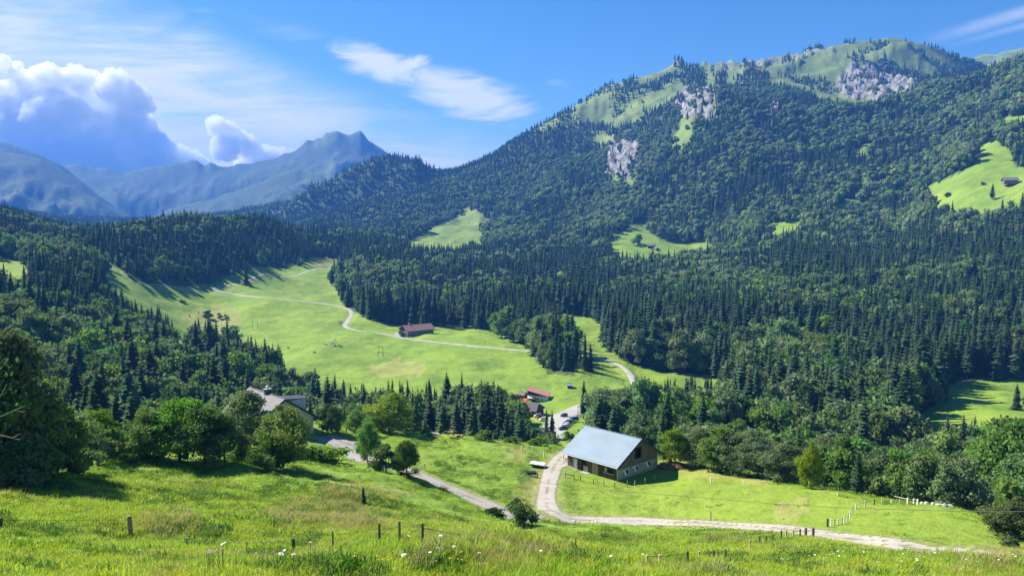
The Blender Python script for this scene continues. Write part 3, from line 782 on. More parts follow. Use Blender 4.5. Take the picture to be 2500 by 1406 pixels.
ps = np.where((cpx > 1640) & (cy_ < 250), .02, ps)
is_sp = rng.random(len(cand)) < np.clip(ps + (nse - .5) * np.where(ps < .1, .3, 2.2), .01, .98)
hgt = np.where(is_sp, 13 + 17 * rng.random(len(cand)) ** .7, 13 + 10 * rng.random(len(cand)))
hgt *= np.where(cy_ > 3300, 1.25, 1.) * np.where(cy_ < 255, .80, 1.) * np.where((cy_ > 260) & (cy_ < 500), 1.12, 1.) * np.where((cy_ > 520) & (cy_ < 3300) & ~((cpx < 830) & (cy_ < 1300)), 1.2, 1.) * np.where((cpx < 860) & (cy_ > 740) & (cy_ < 1400), .80, 1.) * np.where((cy_ > 1400) & (cy_ < 2000), .98, 1.) * np.where((cy_ > 2000) & (cy_ < 3300), .68, 1.)  * np.where((cpx > 1600) & (cy_ < 215), .62, 1.)
wid = np.where(is_sp, 1.15 + .5 * rng.random(len(cand)), .70 + .32 * rng.random(len(cand)))

# the tree belts keep below the skyline they show against the meadow
BX, BY = zip(*[(-400, 300), (150, 420), (250, 560), (264, 668), (330, 716), (400, 745), (440, 800), (500, 828), (540, 800), (600, 806), (690, 828), (720, 870), (780, 882), (850, 930), (900, 925), (1000, 918), (1040, 922), (1090, 905), (1190, 900), (1240, 915), (1272, 950), (1284, 990), (1310, 1008), (1350, 1012), (1356, 1085), (1400, 1070), (1416, 1010), (1422, 925), (1470, 938), (1530, 932), (1560, 912), (1600, 925), (1680, 900), (1745, 915), (1775, 830), (1900, 700)])
lowrow = (cpx > 1640) & (cy_ < 255)
low_top = np.interp(cpx, [1640, 1700, 2000, 2200, 2300, 2420, 2600], [1000, 1020, 1030, 1045, 1030, 1010, 1010])
rightm = (cpx > 2200) & (cy_ < 330)
hgt0 = hgt.copy(); hl_ = (cy_ < 500) | ((cpx < 470) & (cy_ < 760))
top_ = np.interp(cpx, BX, BY) + (rng.random(len(cand)) ** 1.3 * np.where(is_sp, 70, 60) + np.where(is_sp, 0, 28)) * np.where((cpx > 1418) & (cpx < 1600), .3, 1.)
top_ = np.where(lowrow | rightm, low_top + rng.random(len(cand)) * 40, top_)
hmax = (cpy - top_) / F * cy_
hgt = np.where(hl_, np.minimum(hgt, np.maximum(hmax, 1.)), hgt)
kp = (hgt > 6.5) & ((hgt > .5 * hgt0) | (rng.random(len(cand)) < np.where((cpx > 1420) & (cpx < 1800), 1., .35)))
cand = cand[kp]; is_sp = is_sp[kp]; hgt = hgt[kp]; wid = wid[kp]; cx_, cy_, cz_, cpx, cpy = cand.T
# ---- trees and shrubs placed one by one: kind, column, row of the foot, row of the top, width factor, leaf, label
NEAR = [
 ('broadleaf', -55, 1190, 810, .8, 'broad', 'big dark broadleaf tree cut off by the left edge, behind the bare branches'),
 ('broadleaf', 25, 1180, 772, .72, 'broad_grey', 'tallest leafy tree at the left edge, crown reaching highest above the slope'),
 ('broadleaf', 108, 1168, 895, .85, 'broad', 'dark broadleaf tree just right of the tallest one on the shaded slope'),
 ('broadleaf', 182, 1148, 975, 1.0, 'broad_grey', 'rounded grey-green tree between the tall left trees and the small one at the gap'),
 ('broadleaf', 236, 1105, 985, 1.1, 'broad_light', 'small sunlit tree at the right end of the left tree mass, by the grassy gap'),
 ('broadleaf', 375, 1118, 980, 1.15, 'broad', 'left outer tree of the dense clump in front of the grey-roofed house'),
 ('broadleaf', 440, 1128, 952, 1.05, 'broad_light', 'tallest tree of the dense clump, light green top, left of the house'),
 ('broadleaf', 500, 1132, 968, 1.1, 'broad', 'dark tree in the middle right of the dense clump left of the house'),
 ('broadleaf', 548, 1128, 1000, 1.05, 'broad', 'right outer tree of the dense clump, nearest to the leaning trunk'),
 ('broadleaf', 604, 1092, 942, 1.1, 'broad_grey', 'silvery airy tree standing right before the grey metal house roof'),
 ('broadleaf', 690, 1142, 968, .82, 'broad_light', 'yellow-green tall tree hiding the gable of the grey-roofed house'),
 ('broadleaf', 668, 1145, 1035, 1.15, 'broad', 'dark low tree in front of the yellow-green tree at the house gable'),
 ('broadleaf', 812, 1056, 970, .85, 'broad_grey', 'upright tree standing behind the gravel yard, right of the house'),
 ('broadleaf', 872, 1052, 993, 1.25, 'broad_light', 'pale round small tree behind the yard, left of the big yellowish tree'),
 ('broadleaf', 950, 1056, 938, 1.15, 'broad_yellow', 'broad yellowish-green tree standing alone on the crest behind the driveway'),
 ('broadleaf', 897, 1130, 1012, .62, 'broad_light', 'slender pale birch-like tree beside the driveway'),
 ('broadleaf', 993, 1162, 1062, .95, 'broad', 'small dark tree on the bank casting shade over the driveway'),
 ('broadleaf', 1648, 1135, 1035, .95, 'broad_yellow', 'olive yellow tree at the edge of the wood just right of the barn'),
 ('broadleaf', 1700, 1138, 1038, 1.15, 'broad_grey', 'grey-green rounded tree second right of the barn'),
 ('broadleaf', 1752, 1150, 1030, 1.1, 'broad_light', 'mid green tree in the row behind the mown field, third right of the barn'),
 ('broadleaf', 1800, 1158, 1042, 1.1, 'broad_grey', 'pale rounded tree in the row behind the mown field, above the faint fence pegs'),
 ('broadleaf', 1850, 1166, 1035, 1.1, 'broad_grey', 'bushy green tree left of the slender bright tree by the field edge'),
 ('broadleaf', 1915, 1176, 1060, 1.2, 'broad_grey', 'low wide grey-green tree between bushy tree and slender bright tree'),
 ('broadleaf', 1978, 1192, 1062, .6, 'broad_yellow', 'slender bright yellow-green tree with bare stem at the field edge'),
 ('broadleaf', 2022, 1188, 1060, 1.1, 'broad_grey', 'full grey-green tree right behind the slender bright tree'),
 ('broadleaf', 2142, 1212, 1082, 1.05, 'broad_grey', 'grey-green tree right of the young dark spruce at the field edge'),
 ('broadleaf', 2205, 1220, 1092, 1.1, 'broad_light', 'fresh green tree behind the upper end of the field fence'),
 ('broadleaf', 2262, 1230, 1085, 1.1, 'broad_light', 'green tree right behind the white boulders by the field corner'),
 ('broadleaf', 2330, 1240, 1090, 1.05, 'broad_grey', 'greyish tree behind the boulders, left of the large swaying tree'),
 ('broadleaf', 2395, 1258, 1100, 1.1, 'broad', 'dark green tree at the foot of the large swaying tree'),
 ('broadleaf', 2462, 1282, 1000, .85, 'broad_light', 'large tall swaying tree with visible trunk near the right edge'),
 ('broadleaf', 2540, 1315, 1060, 1.1, 'broad', 'dark leafy tree cut off by the right edge beside the large swaying tree'),
 ('broadleaf', 2475, 1318, 1195, 1.3, 'broad', 'low dark bush-like tree where the field drops away at the right edge'),
 ('spruce', 2092, 1206, 1098, 1.5, 'spruce', 'young broad dark spruce among leafy trees at the field edge'),
 ('spruce', 2308, 1165, 1012, 1.25, 'spruce', 'left of three spruces rising above the trees behind the boulders'),
 ('spruce', 2346, 1165, 1008, 1.2, 'spruce', 'middle of three spruces rising above the trees behind the boulders'),
 ('spruce', 2376, 1162, 1012, 1.2, 'spruce', 'right of three spruces rising above the trees behind the boulders'),
 ('spruce', 888, 1232, 1180, 1.3, 'spruce', 'tiny spruce sapling on the foreground slope above the brown grass'),
 ('spruce', 601, 694, 648, 1.35, 'spruce', 'lone spruce on the upper meadow beside the pale farm path'),
 ('spruce', 1428, 905, 812, 1.05, 'spruce', 'left spruce of the tight cluster beside the valley road bend'),
 ('spruce', 1416, 900, 845, 1.1, 'spruce', 'shorter spruce at the left foot of the tight cluster by the road'),
 ('spruce', 1441, 905, 835, 1.1, 'spruce', 'right spruce of the tight cluster beside the valley road bend'),
 ('spruce', 1382, 905, 822, 1.0, 'spruce', 'dark spruce at the front tip of the tree strip across the road'),
 ('spruce', 1366, 902, 815, 1.05, 'spruce', 'tall spruce ending the tree strip above the small blue-roofed shed'),
 ('spruce', 1424, 1022, 925, 1.15, 'spruce', 'tall lone spruce right of the car park road'),
 ('spruce', 1347, 1070, 998, 1.15, 'spruce', 'right one of two spruces in front of the car park'),
 ('spruce', 1333, 1070, 995, 1.0, 'spruce', 'left one of two spruces in front of the car park'),
 ('spruce', 2422, 488, 448, 1.7, 'spruce', 'lone dark spruce on the high pasture at right'),
 ('spruce', 2482, 1000, 935, 1.5, 'spruce', 'left conifer of the loose pair on the lower right meadow'),
 ('spruce', 2508, 1000, 925, 1.5, 'spruce', 'right conifer of the loose pair on the lower right meadow'),
 ('spruce', 2290, 978, 930, 1.2, 'spruce', 'small spruce at the wood corner on the shaded lower right meadow'),
 ('spruce', 463, 773, 764, 1.7, 'spruce', 'tiny dark conical spruce on the brown patch of the meadow'),
 ('spruce', 485, 764, 757, 1.7, 'spruce', 'tiny conical spruce next to the dark bush on the brown patch'),
 ('spruce', 1190, 782, 745, 1.2, 'spruce', 'tree at the upper left start of the strip crossing the meadow'),
 ('spruce', 1162, 803, 742, 1.05, 'spruce', 'tall dark spruce at the left end of the tree strip over the farm meadow'),
 ('shrub', 18, 1200, 1085, 1.2, 'broad', 'dense dark bush at the foot of the tallest tree at the left edge'),
 ('shrub', 80, 1180, 1065, 1.3, 'broad', 'dense bush under the dark trees at the left, beside the long shadow'),
 ('shrub', 140, 1160, 1050, 1.2, 'broad_grey', 'bush filling the gap below the rounded grey-green tree at the left'),
 ('shrub', 225, 1118, 1040, 1.2, 'broad', 'bush at the foot of the small sunlit tree by the grassy gap'),
 ('shrub', 508, 778, 757, 1.0, 'scrub', 'dark round bush on the brown patch of the valley meadow'),
 ('shrub', 536, 778, 764, .9, 'scrub', 'low dark bush beside the thin pole on the brown patch'),
 ('shrub', 552, 781, 768, 1.0, 'scrub', 'purplish low bush right of the pole on the brown patch'),
 ('shrub', 548, 815, 797, .8, 'scrub', 'dark left bush of the clump below the thin pole'),
 ('shrub', 568, 816, 793, 1.1, 'broad', 'larger grey-green bush of the clump below the thin pole'),
 ('shrub', 445, 738, 731, 2.2, 'scrub', 'flat spread of dark scrub on the meadow below the farm path'),
 ('shrub', 2314, 480, 469, 1.2, 'scrub', 'round dark bush on the high pasture at right'),
 ('shrub', 1557, 598, 572, .9, 'broad', 'dark round tree-like bush on the hut clearing'),
 ('shrub', 1275, 1282, 1210, .8, 'broad_grey', 'feathery dark willow bush at the bend of the gravel track'),
 ('shrub', 1205, 1264, 1234, 1.6, 'scrub', 'low spreading bush left of the willow bush, at the driveway end'),
 ('shrub', 800, 1130, 1080, 1.7, 'broad_yellow', 'wide low hedge bush between the house gable and the gravel yard'),
 ('shrub', 764, 1128, 1092, 1.3, 'scrub', 'dark part of the hedge directly before the house gable'),
 ('shrub', 942, 1150, 1085, 1.1, 'scrub', 'loose grey shrub between the slender birch and the dark small tree'),
 ('shrub', 648, 1150, 1104, 1.1, 'broad_grey', 'pale shrub at the foot of the yellow-green tree by the house'),
 ('shrub', 585, 1122, 1088, 1.5, 'scrub', 'low scrub on the bank below the leaning trunk'),
 ('shrub', 345, 1122, 1062, 1.1, 'broad_light', 'light shrub left of the dense clump by the bare bank'),
 ('shrub', 290, 1100, 1068, 1.6, 'scrub', 'low scrub on the sunlit grassy gap'),
 ('shrub', 320, 1128, 1098, 1.4, 'scrub', 'small scrub under the bare bank of the grassy gap'),
 ('shrub', 1180, 1075, 1048, 1.5, 'broad_light', 'bright bush on the crest right of the standing cow'),
 ('shrub', 1040, 1062, 1045, 1.6, 'broad_light', 'low bush on the crest behind the lying cattle'),
 ('shrub', 1075, 1060, 1047, 1.6, 'broad_light', 'low pale bush on the crest left of the standing cow'),
 ('shrub', 1250, 1082, 1062, 1.8, 'broad', 'dark low bush on the crest, middle of the hedge line'),
 ('shrub', 1310, 1086, 1064, 1.8, 'broad_light', 'low bush on the crest nearest to the barn'),
 ('shrub', 1390, 1078, 1052, 1.2, 'broad', 'bush behind the upper left corner of the barn roof'),
 ('shrub', 2400, 1250, 1225, 1.8, 'broad_light', 'fresh green low bush right of the white boulders'),
 ('shrub', 1900, 1172, 1150, 1.8, 'scrub', 'low scrub along the field edge left of the slender bright tree'),
 ('shrub', 1780, 1158, 1132, 1.7, 'scrub', 'low scrub along the field edge behind the manure heap'),
 ('shrub', 2470, 1340, 1312, 1.6, 'scrub', 'rough weedy bush at the end of the gravel track'),
 ('shrub', 983, 822, 808, 1.0, 'broad_grey', 'grey bush in front of the red-roofed farm gable'),
 ('shrub', 2400, 452, 444, 1.2, 'scrub', 'tiny bush on the high pasture left of the lone spruce'),
]
for k in range(3):
    cr_, C_ = broadleaf(700 + k, 14, 110, .05, rx=.55, rz=.48, cz=.48, pear=.15, cr=.24)
    proto('shrub', k, cr_, limbs(C_, rng, .6, .03, 5, .02), 'scrub', 'bark')
# big near crowns with finer leaves
for k in range(4):
    cr_, C_ = broadleaf(800 + k, 60, 170, .0165, rx=(.35, .38, .33, .40)[k], rz=(.47, .46, .48, .45)[k], cz=(.48, .46, .49, .45)[k], pear=(.45, .3, .5, .35)[k], cr=.115, core=.42)
    proto('broadleaf_near', k, cr_, limbs(C_, rng, .85, .017, 9, .12), 'broad', 'bark')
_leafcache = {}
def tree_object(kind, variant, loc, h, wf, leaf, label, cat, group, pk=None):
    nm = {'spruce': 'spruce_tree', 'broadleaf': 'broadleaf_tree', 'shrub': 'shrub'}[kind]
    cm, tm = PROTO[pk or kind][variant % len(PROTO[pk or kind])]
    key = (cm.name, leaf)
    if leaf and cm.materials[0] != MAT[leaf]:
        if key not in _leafcache:
            c2 = cm.copy(); c2.materials[0] = MAT[leaf]; _leafcache[key] = c2
        cm = _leafcache[key]
    e = empty(nm, loc, random.random() * 6.28, label, cat, group)
    e.scale = (h * wf, h * wf, h); e.rotation_euler[0] = random.gauss(0, .015); e.rotation_euler[1] = random.gauss(0, .015)
    o = bpy.data.objects.new('trunk' if kind != 'shrub' else 'stem', tm); COL.objects.link(o); o.parent = e
    o = bpy.data.objects.new('crown' if kind != 'shrub' else 'foliage', cm); COL.objects.link(o); o.parent = e
    return e
OCC = np.zeros((1406 // 4 + 2, 2500 // 4 + 2), bool)
def occupy(kind, px, pb, pt, w):
    """share of a tree's outline not yet covered by nearer ones, and its size in the picture"""
    x0 = int((px - w / 2) / 4); x1 = int((px + w / 2) / 4) + 1; y0 = int(pt / 4); y1 = int(pb / 4) + 1
    xs0, xs1, ys0, ys1 = max(x0, 0), min(x1, OCC.shape[1]), max(y0, 0), min(y1, OCC.shape[0])
    if xs1 <= xs0 or ys1 <= ys0: return 0.
    yy, xx = np.mgrid[ys0:ys1, xs0:xs1]
    f = (yy - y0 + .5) / max(1, y1 - y0)
    sh = np.abs(xx + .5 - px / 4) < (w / 8) * (f * 1.05 if kind == 'spruce' else 1.) + .3
    sub = OCC[ys0:ys1, xs0:xs1]
    vis = (sh & ~sub).sum(); sub |= sh
    return float(vis)
CATS = {'spruce': 'spruce', 'broadleaf': 'tree', 'shrub': 'bush'}
for kind, px, pb, pt, wf, leaf, lab in NEAR:
    p = gp(px, pb, 25, 2600)
    h = (pb - pt) / F * p.y * 1.03
    near_ = kind == 'broadleaf' and p.y < 200
    p.z -= .15
    tree_object(kind, int(abs(px) * 7 + pb) % 97, p, h, wf * (1.05 if kind != 'spruce' else 1.), leaf, lab, CATS[kind], None, 'broadleaf_near' if near_ else None)
    occupy(kind, px, pb, pt, (pb - pt) * (.32 if kind == 'spruce' else .75) * wf)
    k = np.hypot(cx_ - p.x, cy_ - p.y) < (3.5 if kind != 'shrub' else 2.)
    is_sp = is_sp[~k]; hgt = hgt[~k]; wid = wid[~k]; cand = cand[~k]; cx_, cy_, cz_, cpx, cpy = cand.T

order = np.argsort(cy_); score = np.zeros(len(cand))
for i in order:
    if cy_[i] > 1100: break
    hp = hgt[i] * F / cy_[i]
    score[i] = occupy('spruce' if is_sp[i] else 'b', cpx[i], cpy[i], cpy[i] - hp, hp * (.32 if is_sp[i] else .7) * wid[i])
chosen = np.zeros(len(cand), bool)
n_sp = sum(1 for q in NEAR if q[0] == 'spruce'); n_br = sum(1 for q in NEAR if q[0] == 'broadleaf')
inv = (cpx > -20) & (cpx < 2520)
for flag, have in ((True, n_sp), (False, n_br)):
    c = np.where((is_sp == flag) & (score > 12) & inv)[0]
    c = c[np.argsort(-score[c])][:300 - have]
    chosen[c] = True
ZONES = [(lambda x, y, D: x < 260, 'on the wooded slope behind the left edge trees', 'left slope wood'),
 (lambda x, y, D: x < 620 and D < 760, 'in the mixed wood left of the big valley meadow', 'wood left of the meadow'),
 (lambda x, y, D: x < 800 and D < 520, 'in the wood behind the grey-roofed house', 'wood behind the house'),
 (lambda x, y, D: x < 1010 and D < 520, 'in the tree belt behind the gravel yard', 'belt behind the yard'),
 (lambda x, y, D: x < 1330 and D < 520, 'in the tree belt between the cow pasture and the lift station', 'belt behind the cow pasture'),
 (lambda x, y, D: x < 820, 'on the dark wooded knoll above the upper meadow', 'wooded knoll'),
 (lambda x, y, D: x < 1180, 'in the dark wood edge behind the red-roofed farm', 'wood behind the farm'),
 (lambda x, y, D: x < 1410, 'in the tree strip running down across the meadow', 'strip across the meadow'),
 (lambda x, y, D: x < 1660 and D < 460, 'in the wood between the car park and the barn', 'wood behind the barn'),
 (lambda x, y, D: x < 1660, 'at the wood edge right of the valley road', 'wood edge right of the road'),
 (lambda x, y, D: D < 235, 'in the leafy row beyond the mown field', 'row beyond the mown field'),
 (lambda x, y, D: x < 1960, 'in the big dark wood right above the barn', 'big wood above the barn'),
 (lambda x, y, D: x < 2260, 'in the big wood left of the lower right meadow', 'big wood by the right meadow'),
 (lambda x, y, D: True, 'in the wood around the lower right meadow', 'wood around the right meadow')]
for i in np.where(chosen)[0]:
    z_ = next(z for z in ZONES if z[0](cpx[i], cpy[i], cy_[i]))
    if is_sp[i]:
        wsz = 'tall' if hgt[i] > 24 else 'medium high' if hgt[i] > 19 else 'smaller'
        lab = f'{wsz} dark spruce {z_[1]}'; leaf = None; g = f'{wsz} spruces of the {z_[2]}'; kd = 'spruce'
    else:
        leaf = ('broad', 'broad_grey', 'broad_light')[int(rng.choice(3, p=[.30, .45, .25] if cy_[i] < 255 and cpx[i] > 1600 else [.52, .38, .10]))]
        ad = {'broad': 'dark green', 'broad_grey': 'grey-green', 'broad_light': 'light green'}[leaf]
        lab = f'{ad} broadleaf tree {z_[1]}'; g = f'{ad} broadleaf trees of the {z_[2]}'; kd = 'broadleaf'
    tree_object(kd, int(rng.integers(0, 100)), (cx_[i], cy_[i], cz_[i] - .2), hgt[i] * 1.02, wid[i] * (1.1 if kd == 'broadleaf' else 1.05), leaf, lab, CATS[kd], g)
rest = ~chosen
idx = np.where(is_sp, rng.integers(0, 4, len(cand)) + np.where(cy_ > 900, 4, 0), rng.integers(0, 5, len(cand)) + np.where(cy_ > 900, 13, 8))
idx = np.where((idx == 12) & (rng.random(len(cand)) < .6), 8, idx); idx = np.where((idx == 17) & (rng.random(len(cand)) < .75), 14, idx)
rot = np.stack([rng.normal(size=len(cand)) * .03, rng.normal(size=len(cand)) * .03, rng.random(len(cand)) * 6.28], 1)
wf_ = hgt * wid * np.where(cy_ > 900, np.where(is_sp, 1.25, 1.15), 1.05)
scl = np.stack([wf_, wf_, hgt], 1)
print('trees', len(cand), 'single', chosen.sum())
pos = np.stack([cx_, cy_, cz_ - .3], 1)
scatter('forest', pos[rest], idx[rest], rot[rest], scl[rest], LOW)

# ------------------------------------------------------------------ grass
MAT['grass'] = leafmat('grass_blades', (.36, .49, .055), (.23, .37, .04), .42, .18, .8)
MAT['grass_dry'] = leafmat('dry_grass', (.45, .38, .17), (.34, .29, .11), .3, .2, .8)
MAT['grass_yellow'] = leafmat('sunny_grass', (.52, .56, .085), (.35, .45, .055), .42, .2, .8)
MAT['weed_shade'] = leafmat('weeds_and_shade', (.13, .25, .045), (.085, .175, .032), .35, .2, .8)  # dark weeds that also paint shade among the lighter tufts
def tuft(seed, nbl, rad, hmin, hmax, wdt, lean):
    r = np.random.default_rng(seed); A = Acc()
    for _ in range(nbl):
        a = r.random() * 6.28; q = rad * math.sqrt(r.random()); b = np.array([q * math.cos(a), q * math.sin(a), -.03])
        h = hmin + (hmax - hmin) * r.random(); la = r.random() * 6.28; le = lean * h * (.3 + r.random())
        d = np.array([math.cos(la), math.sin(la), 0]); s = np.array([-d[1], d[0], 0]) * wdt * (.6 + .6 * r.random())
        m = b + d * le * .35 + np.array([0, 0, h * .6]); tp = b + d * le + np.array([0, 0, h])
        A.add([b - s, b + s, m + s * .75, m - s * .75, tp], [[0, 1, 2], [0, 2, 3], [3, 2, 4]])
    return A.get()
def tuftmesh(name, mat, *a):
    V, T_ = tuft(*a); me = npmesh(name, V, T_); me.materials.append(MAT[mat]); return me
GT = [tuftmesh('tuft', 'grass', 1, 34, .46, .10, .26, .011, .7), tuftmesh('tuft', 'grass_yellow', 2, 34, .46, .10, .28, .011, .8), tuftmesh('tuft', 'grass', 3, 30, .42, .12, .30, .012, .6),
      tuftmesh('tuft', 'grass_dry', 4, 22, .40, .18, .48, .008, .6), tuftmesh('tuft', 'weed_shade', 5, 26, .36, .10, .28, .022, .9), tuftmesh('tuft', 'grass_yellow', 6, 12, .4, .25, .55, .007, .6)]
def sample_ground(nn, dmin, dmax, pw=1.6):
    u_ = rng.random(nn)
    y = (dmin ** (2 - pw) + u_ * (dmax ** (2 - pw) - dmin ** (2 - pw))) ** (1 / (2 - pw))
    x = (rng.random(nn) * 2 - 1) * (.70 * y + 4)
    return x, y
x, y = sample_ground(115000, 9., 85., 1.15)
z = H(x, y); rd = grid_lookup(road_d, x, y); mw = grid_lookup(mown, x, y); dr = grid_lookup(dry, x, y)
ok = (rd > .8) & (mw < .5) & ((z + 1) / y > grid_lookup(HOR, x, y) - .004)
x, y, z, dr = x[ok], y[ok], z[ok], dr[ok]
nz = fbm(x / 5., y / 5., 3); n2 = fbm(x / 2.2 + 70, y / 2.2, 3)
kk = rng.integers(0, 3, len(x)); kk = np.where((nz > .46) & (rng.random(len(x)) < .7), 1, kk); kk = np.where((n2 > .57) & (rng.random(len(x)) < .6), 4, kk)  # weed clumps put shading into the sward's colour
kk = np.where((rng.random(len(x)) < .025), 5, kk)
kk = np.where((dr > .5) & (rng.random(len(x)) < .30 * (.4 + 1.2 * nz)), 3, kk); kk = np.where((fbm(x / 4. + 31, y / 4., 3) > .64) & (rng.random(len(x)) < .18), 3, kk)
sz = .84 * (.65 + .6 * rng.random(len(x))) * (.75 + .8 * n2) * np.clip(y / 40., .75, 1.35)
up_ = np.clip(1.15 - y / 160., .6, 1.1)
scatter('grass', np.stack([x, y, z], 1), kk, np.stack([rng.normal(size=len(x)) * .1, rng.normal(size=len(x)) * .1, rng.random(len(x)) * 6.28], 1), np.stack([sz, sz, sz * up_], 1), GT)
# rougher tussocks farther down the slopes
x, y = sample_ground(60000, 60., 190., 1.3)
z = H(x, y); rd = grid_lookup(road_d, x, y); mw = grid_lookup(mown, x, y); dr = grid_lookup(dry, x, y); cl_ = fbm(x / 6. + 11, y / 6., 3)
pxx, _ = proj(x, y, z)
ok = (rd > .8) & (np.hypot(x - BARN_C.x, y - BARN_C.y) > 11) & (np.hypot(x - HOUSE_C.x, y - HOUSE_C.y) > 11) & ((mw < .5) | (rng.random(len(x)) < .04)) & (cl_ > .44) & ((z + 1) / y > grid_lookup(HOR, x, y) - .003)
x, y, z, dr, cl_ = x[ok], y[ok], z[ok], dr[ok], cl_[ok]
kk = np.where(cl_ > .56, 4, rng.integers(0, 3, len(x))); kk = np.where((rng.random(len(x)) < .3), rng.integers(0, 3, len(x)), kk); kk = np.where((dr > .5) & (rng.random(len(x)) < .4), 3, kk)
sz = (.8 + .8 * rng.random(len(x)))
scatter('tussock_grass', np.stack([x, y, z], 1), kk, np.stack([rng.normal(size=len(x)) * .1, rng.normal(size=len(x)) * .1, rng.random(len(x)) * 6.28], 1), np.stack([sz * 1.3, sz * 1.3, sz * .8], 1), GT)
# ------------------------------------------------------------------ buildings
def planks(name, c1, c2, c3, period=.22, axis='X', rough=.9):
    """weathered boards: a tone per board, grain along it, dark joints"""
    m = bpy.data.materials.new(name); t = NT(m)
    tc = t.n('ShaderNodeTexCoord').outputs['Object']; s = t.n('ShaderNodeSeparateXYZ', {0: tc})
    u = t.math('ADD', s.outputs[0], s.outputs[1]) if axis == 'XY' else s.outputs[0]
    ub = t.math('DIVIDE', u, period); fl = t.math('FLOOR', ub); fr = t.math('FRACT', ub)
    wn = t.n('ShaderNodeTexWhiteNoise', {'W': fl}, noise_dimensions='1D').outputs[0]
    gr = t.noise(t.n('ShaderNodeMapping', {0: tc, 3: (9, 9, .7)}).outputs[0], 1.5, 5., .6)
    st = t.noise(t.n('ShaderNodeMapping', {0: tc, 3: (1.2, 1.2, .25)}).outputs[0], 1., 4., .6)
    c = t.mix(wn, c1, c2); c = t.mix(t.math('MULTIPLY', t.ss(gr, .35, .7), .5), c, c3); c = t.mix(t.math('MULTIPLY', t.ss(st, .5, .75), .5), c, c3)
    j = t.math('MINIMUM', fr, t.math('SUBTRACT', 1., fr)); jt = t.ss(j, .0, .09)
    c = t.mix(t.math('MULTIPLY', t.math('SUBTRACT', 1., jt), .7), c, (.03, .025, .02))
    b = t.n('ShaderNodeBsdfPrincipled', {'Base Color': c, 'Roughness': rough, 'Specular IOR Level': .15})
    bm = t.n('ShaderNodeBump', {'Strength': .6, 'Distance': .02, 'Height': t.math('ADD', jt, t.math('MULTIPLY', gr, .3))}); t.l.new(bm.outputs[0], b.inputs['Normal'])
    t.out(b.outputs[0]); return m
MAT['boards_grey'] = planks('weathered_boards', (.235, .20, .15), (.165, .14, .108), (.10, .082, .06), axis='XY')
MAT['boards_brown'] = planks('brown_boards', (.16, .105, .065), (.10, .068, .045), (.06, .042, .03), axis='XY')
MAT['boards_dark'] = planks('dark_boards', (.065, .045, .035), (.045, .032, .026), (.03, .022, .02), axis='XY')
MAT['boards_fresh'] = simple('fresh_boards', (.50, .36, .23), (.38, .25, .15), .8, 4., stretch=(.6, .6, 8))
MAT['wood_pale'] = simple('pale_timber', (.52, .45, .34), (.36, .30, .22), .85, 5.)
MAT['wood_post'] = simple('grey_post_wood', (.33, .28, .21), (.20, .165, .12), .9, 8., bump=.3)
MAT['post_dark'] = simple('dark_post_wood', (.12, .10, .08), (.07, .06, .05), .9, 8.)
MAT['post_white'] = simple('pale_plastic_peg', (.72, .72, .66), (.6, .6, .55), .6, 8.)
MAT['stone_wall'] = simple('limewashed_stone', (.42, .41, .38), (.25, .245, .23), .95, 2.2, bump=.5)
MAT['shade_in'] = simple('painted_interior_shade', (.012, .010, .009), (.02, .016, .013), .95)  # near-black colour painting the unlit inside of openings
MAT['white'] = simple('white_paint', (.80, .79, .76), (.70, .69, .66), .6, 2.)
MAT['plaster'] = simple('grey_plaster', (.56, .56, .55), (.47, .47, .47), .9, 1.3)
MAT['glass'] = simple('window_glass', (.03, .035, .04), (.02, .025, .03), .08, 1., spec=.6)
MAT['tin'] = simple('blue_grey_roof_sheet', (.235, .31, .37), (.195, .262, .315), .6, .35, metal=.1, spec=.22, stretch=(1, .4, 1))
MAT['tin_grey'] = simple('grey_roof_sheet', (.15, .15, .165), (.115, .115, .13), .652, .5, metal=.15, spec=.4)
MAT['tin_dark'] = simple('dark_roof_sheet', (.07, .07, .075), (.05, .05, .055), .55, .6)
MAT['tile_red'] = simple('faded_red_tiles', (.27, .15, .125), (.20, .125, .115), .8, .8)
MAT['tin_red'] = simple('bright_red_roof', (.46, .19, .165), (.38, .165, .145), .6, .3)
MAT['gutter'] = simple('zinc_gutter', (.62, .63, .64), (.5, .5, .52), .35, 2., metal=.5)
MAT['metal'] = simple('galvanised_steel', (.38, .39, .39), (.28, .29, .29), .5, 3., metal=.4)
MAT['metal_dark'] = simple('dark_steel', (.06, .06, .06), (.04, .04, .04), .6, 3.)
MAT['rock'] = simple('pale_boulder', (.62, .58, .52), (.38, .35, .31), .9, 2.5, bump=.6)
MAT['earth'] = simple('brown_manure', (.26, .15, .075), (.12, .075, .045), .95, 1.5, bump=.9)
MAT['red_cloth'] = simple('red_cloth', (.60, .07, .03), (.5, .055, .025), .8)
MAT['orange_cloth'] = simple('orange_cloth', (.72, .22, .05), (.6, .17, .04), .8)
MAT['rubber'] = simple('tyre_rubber', (.02, .02, .02), (.03, .03, .03), .8)

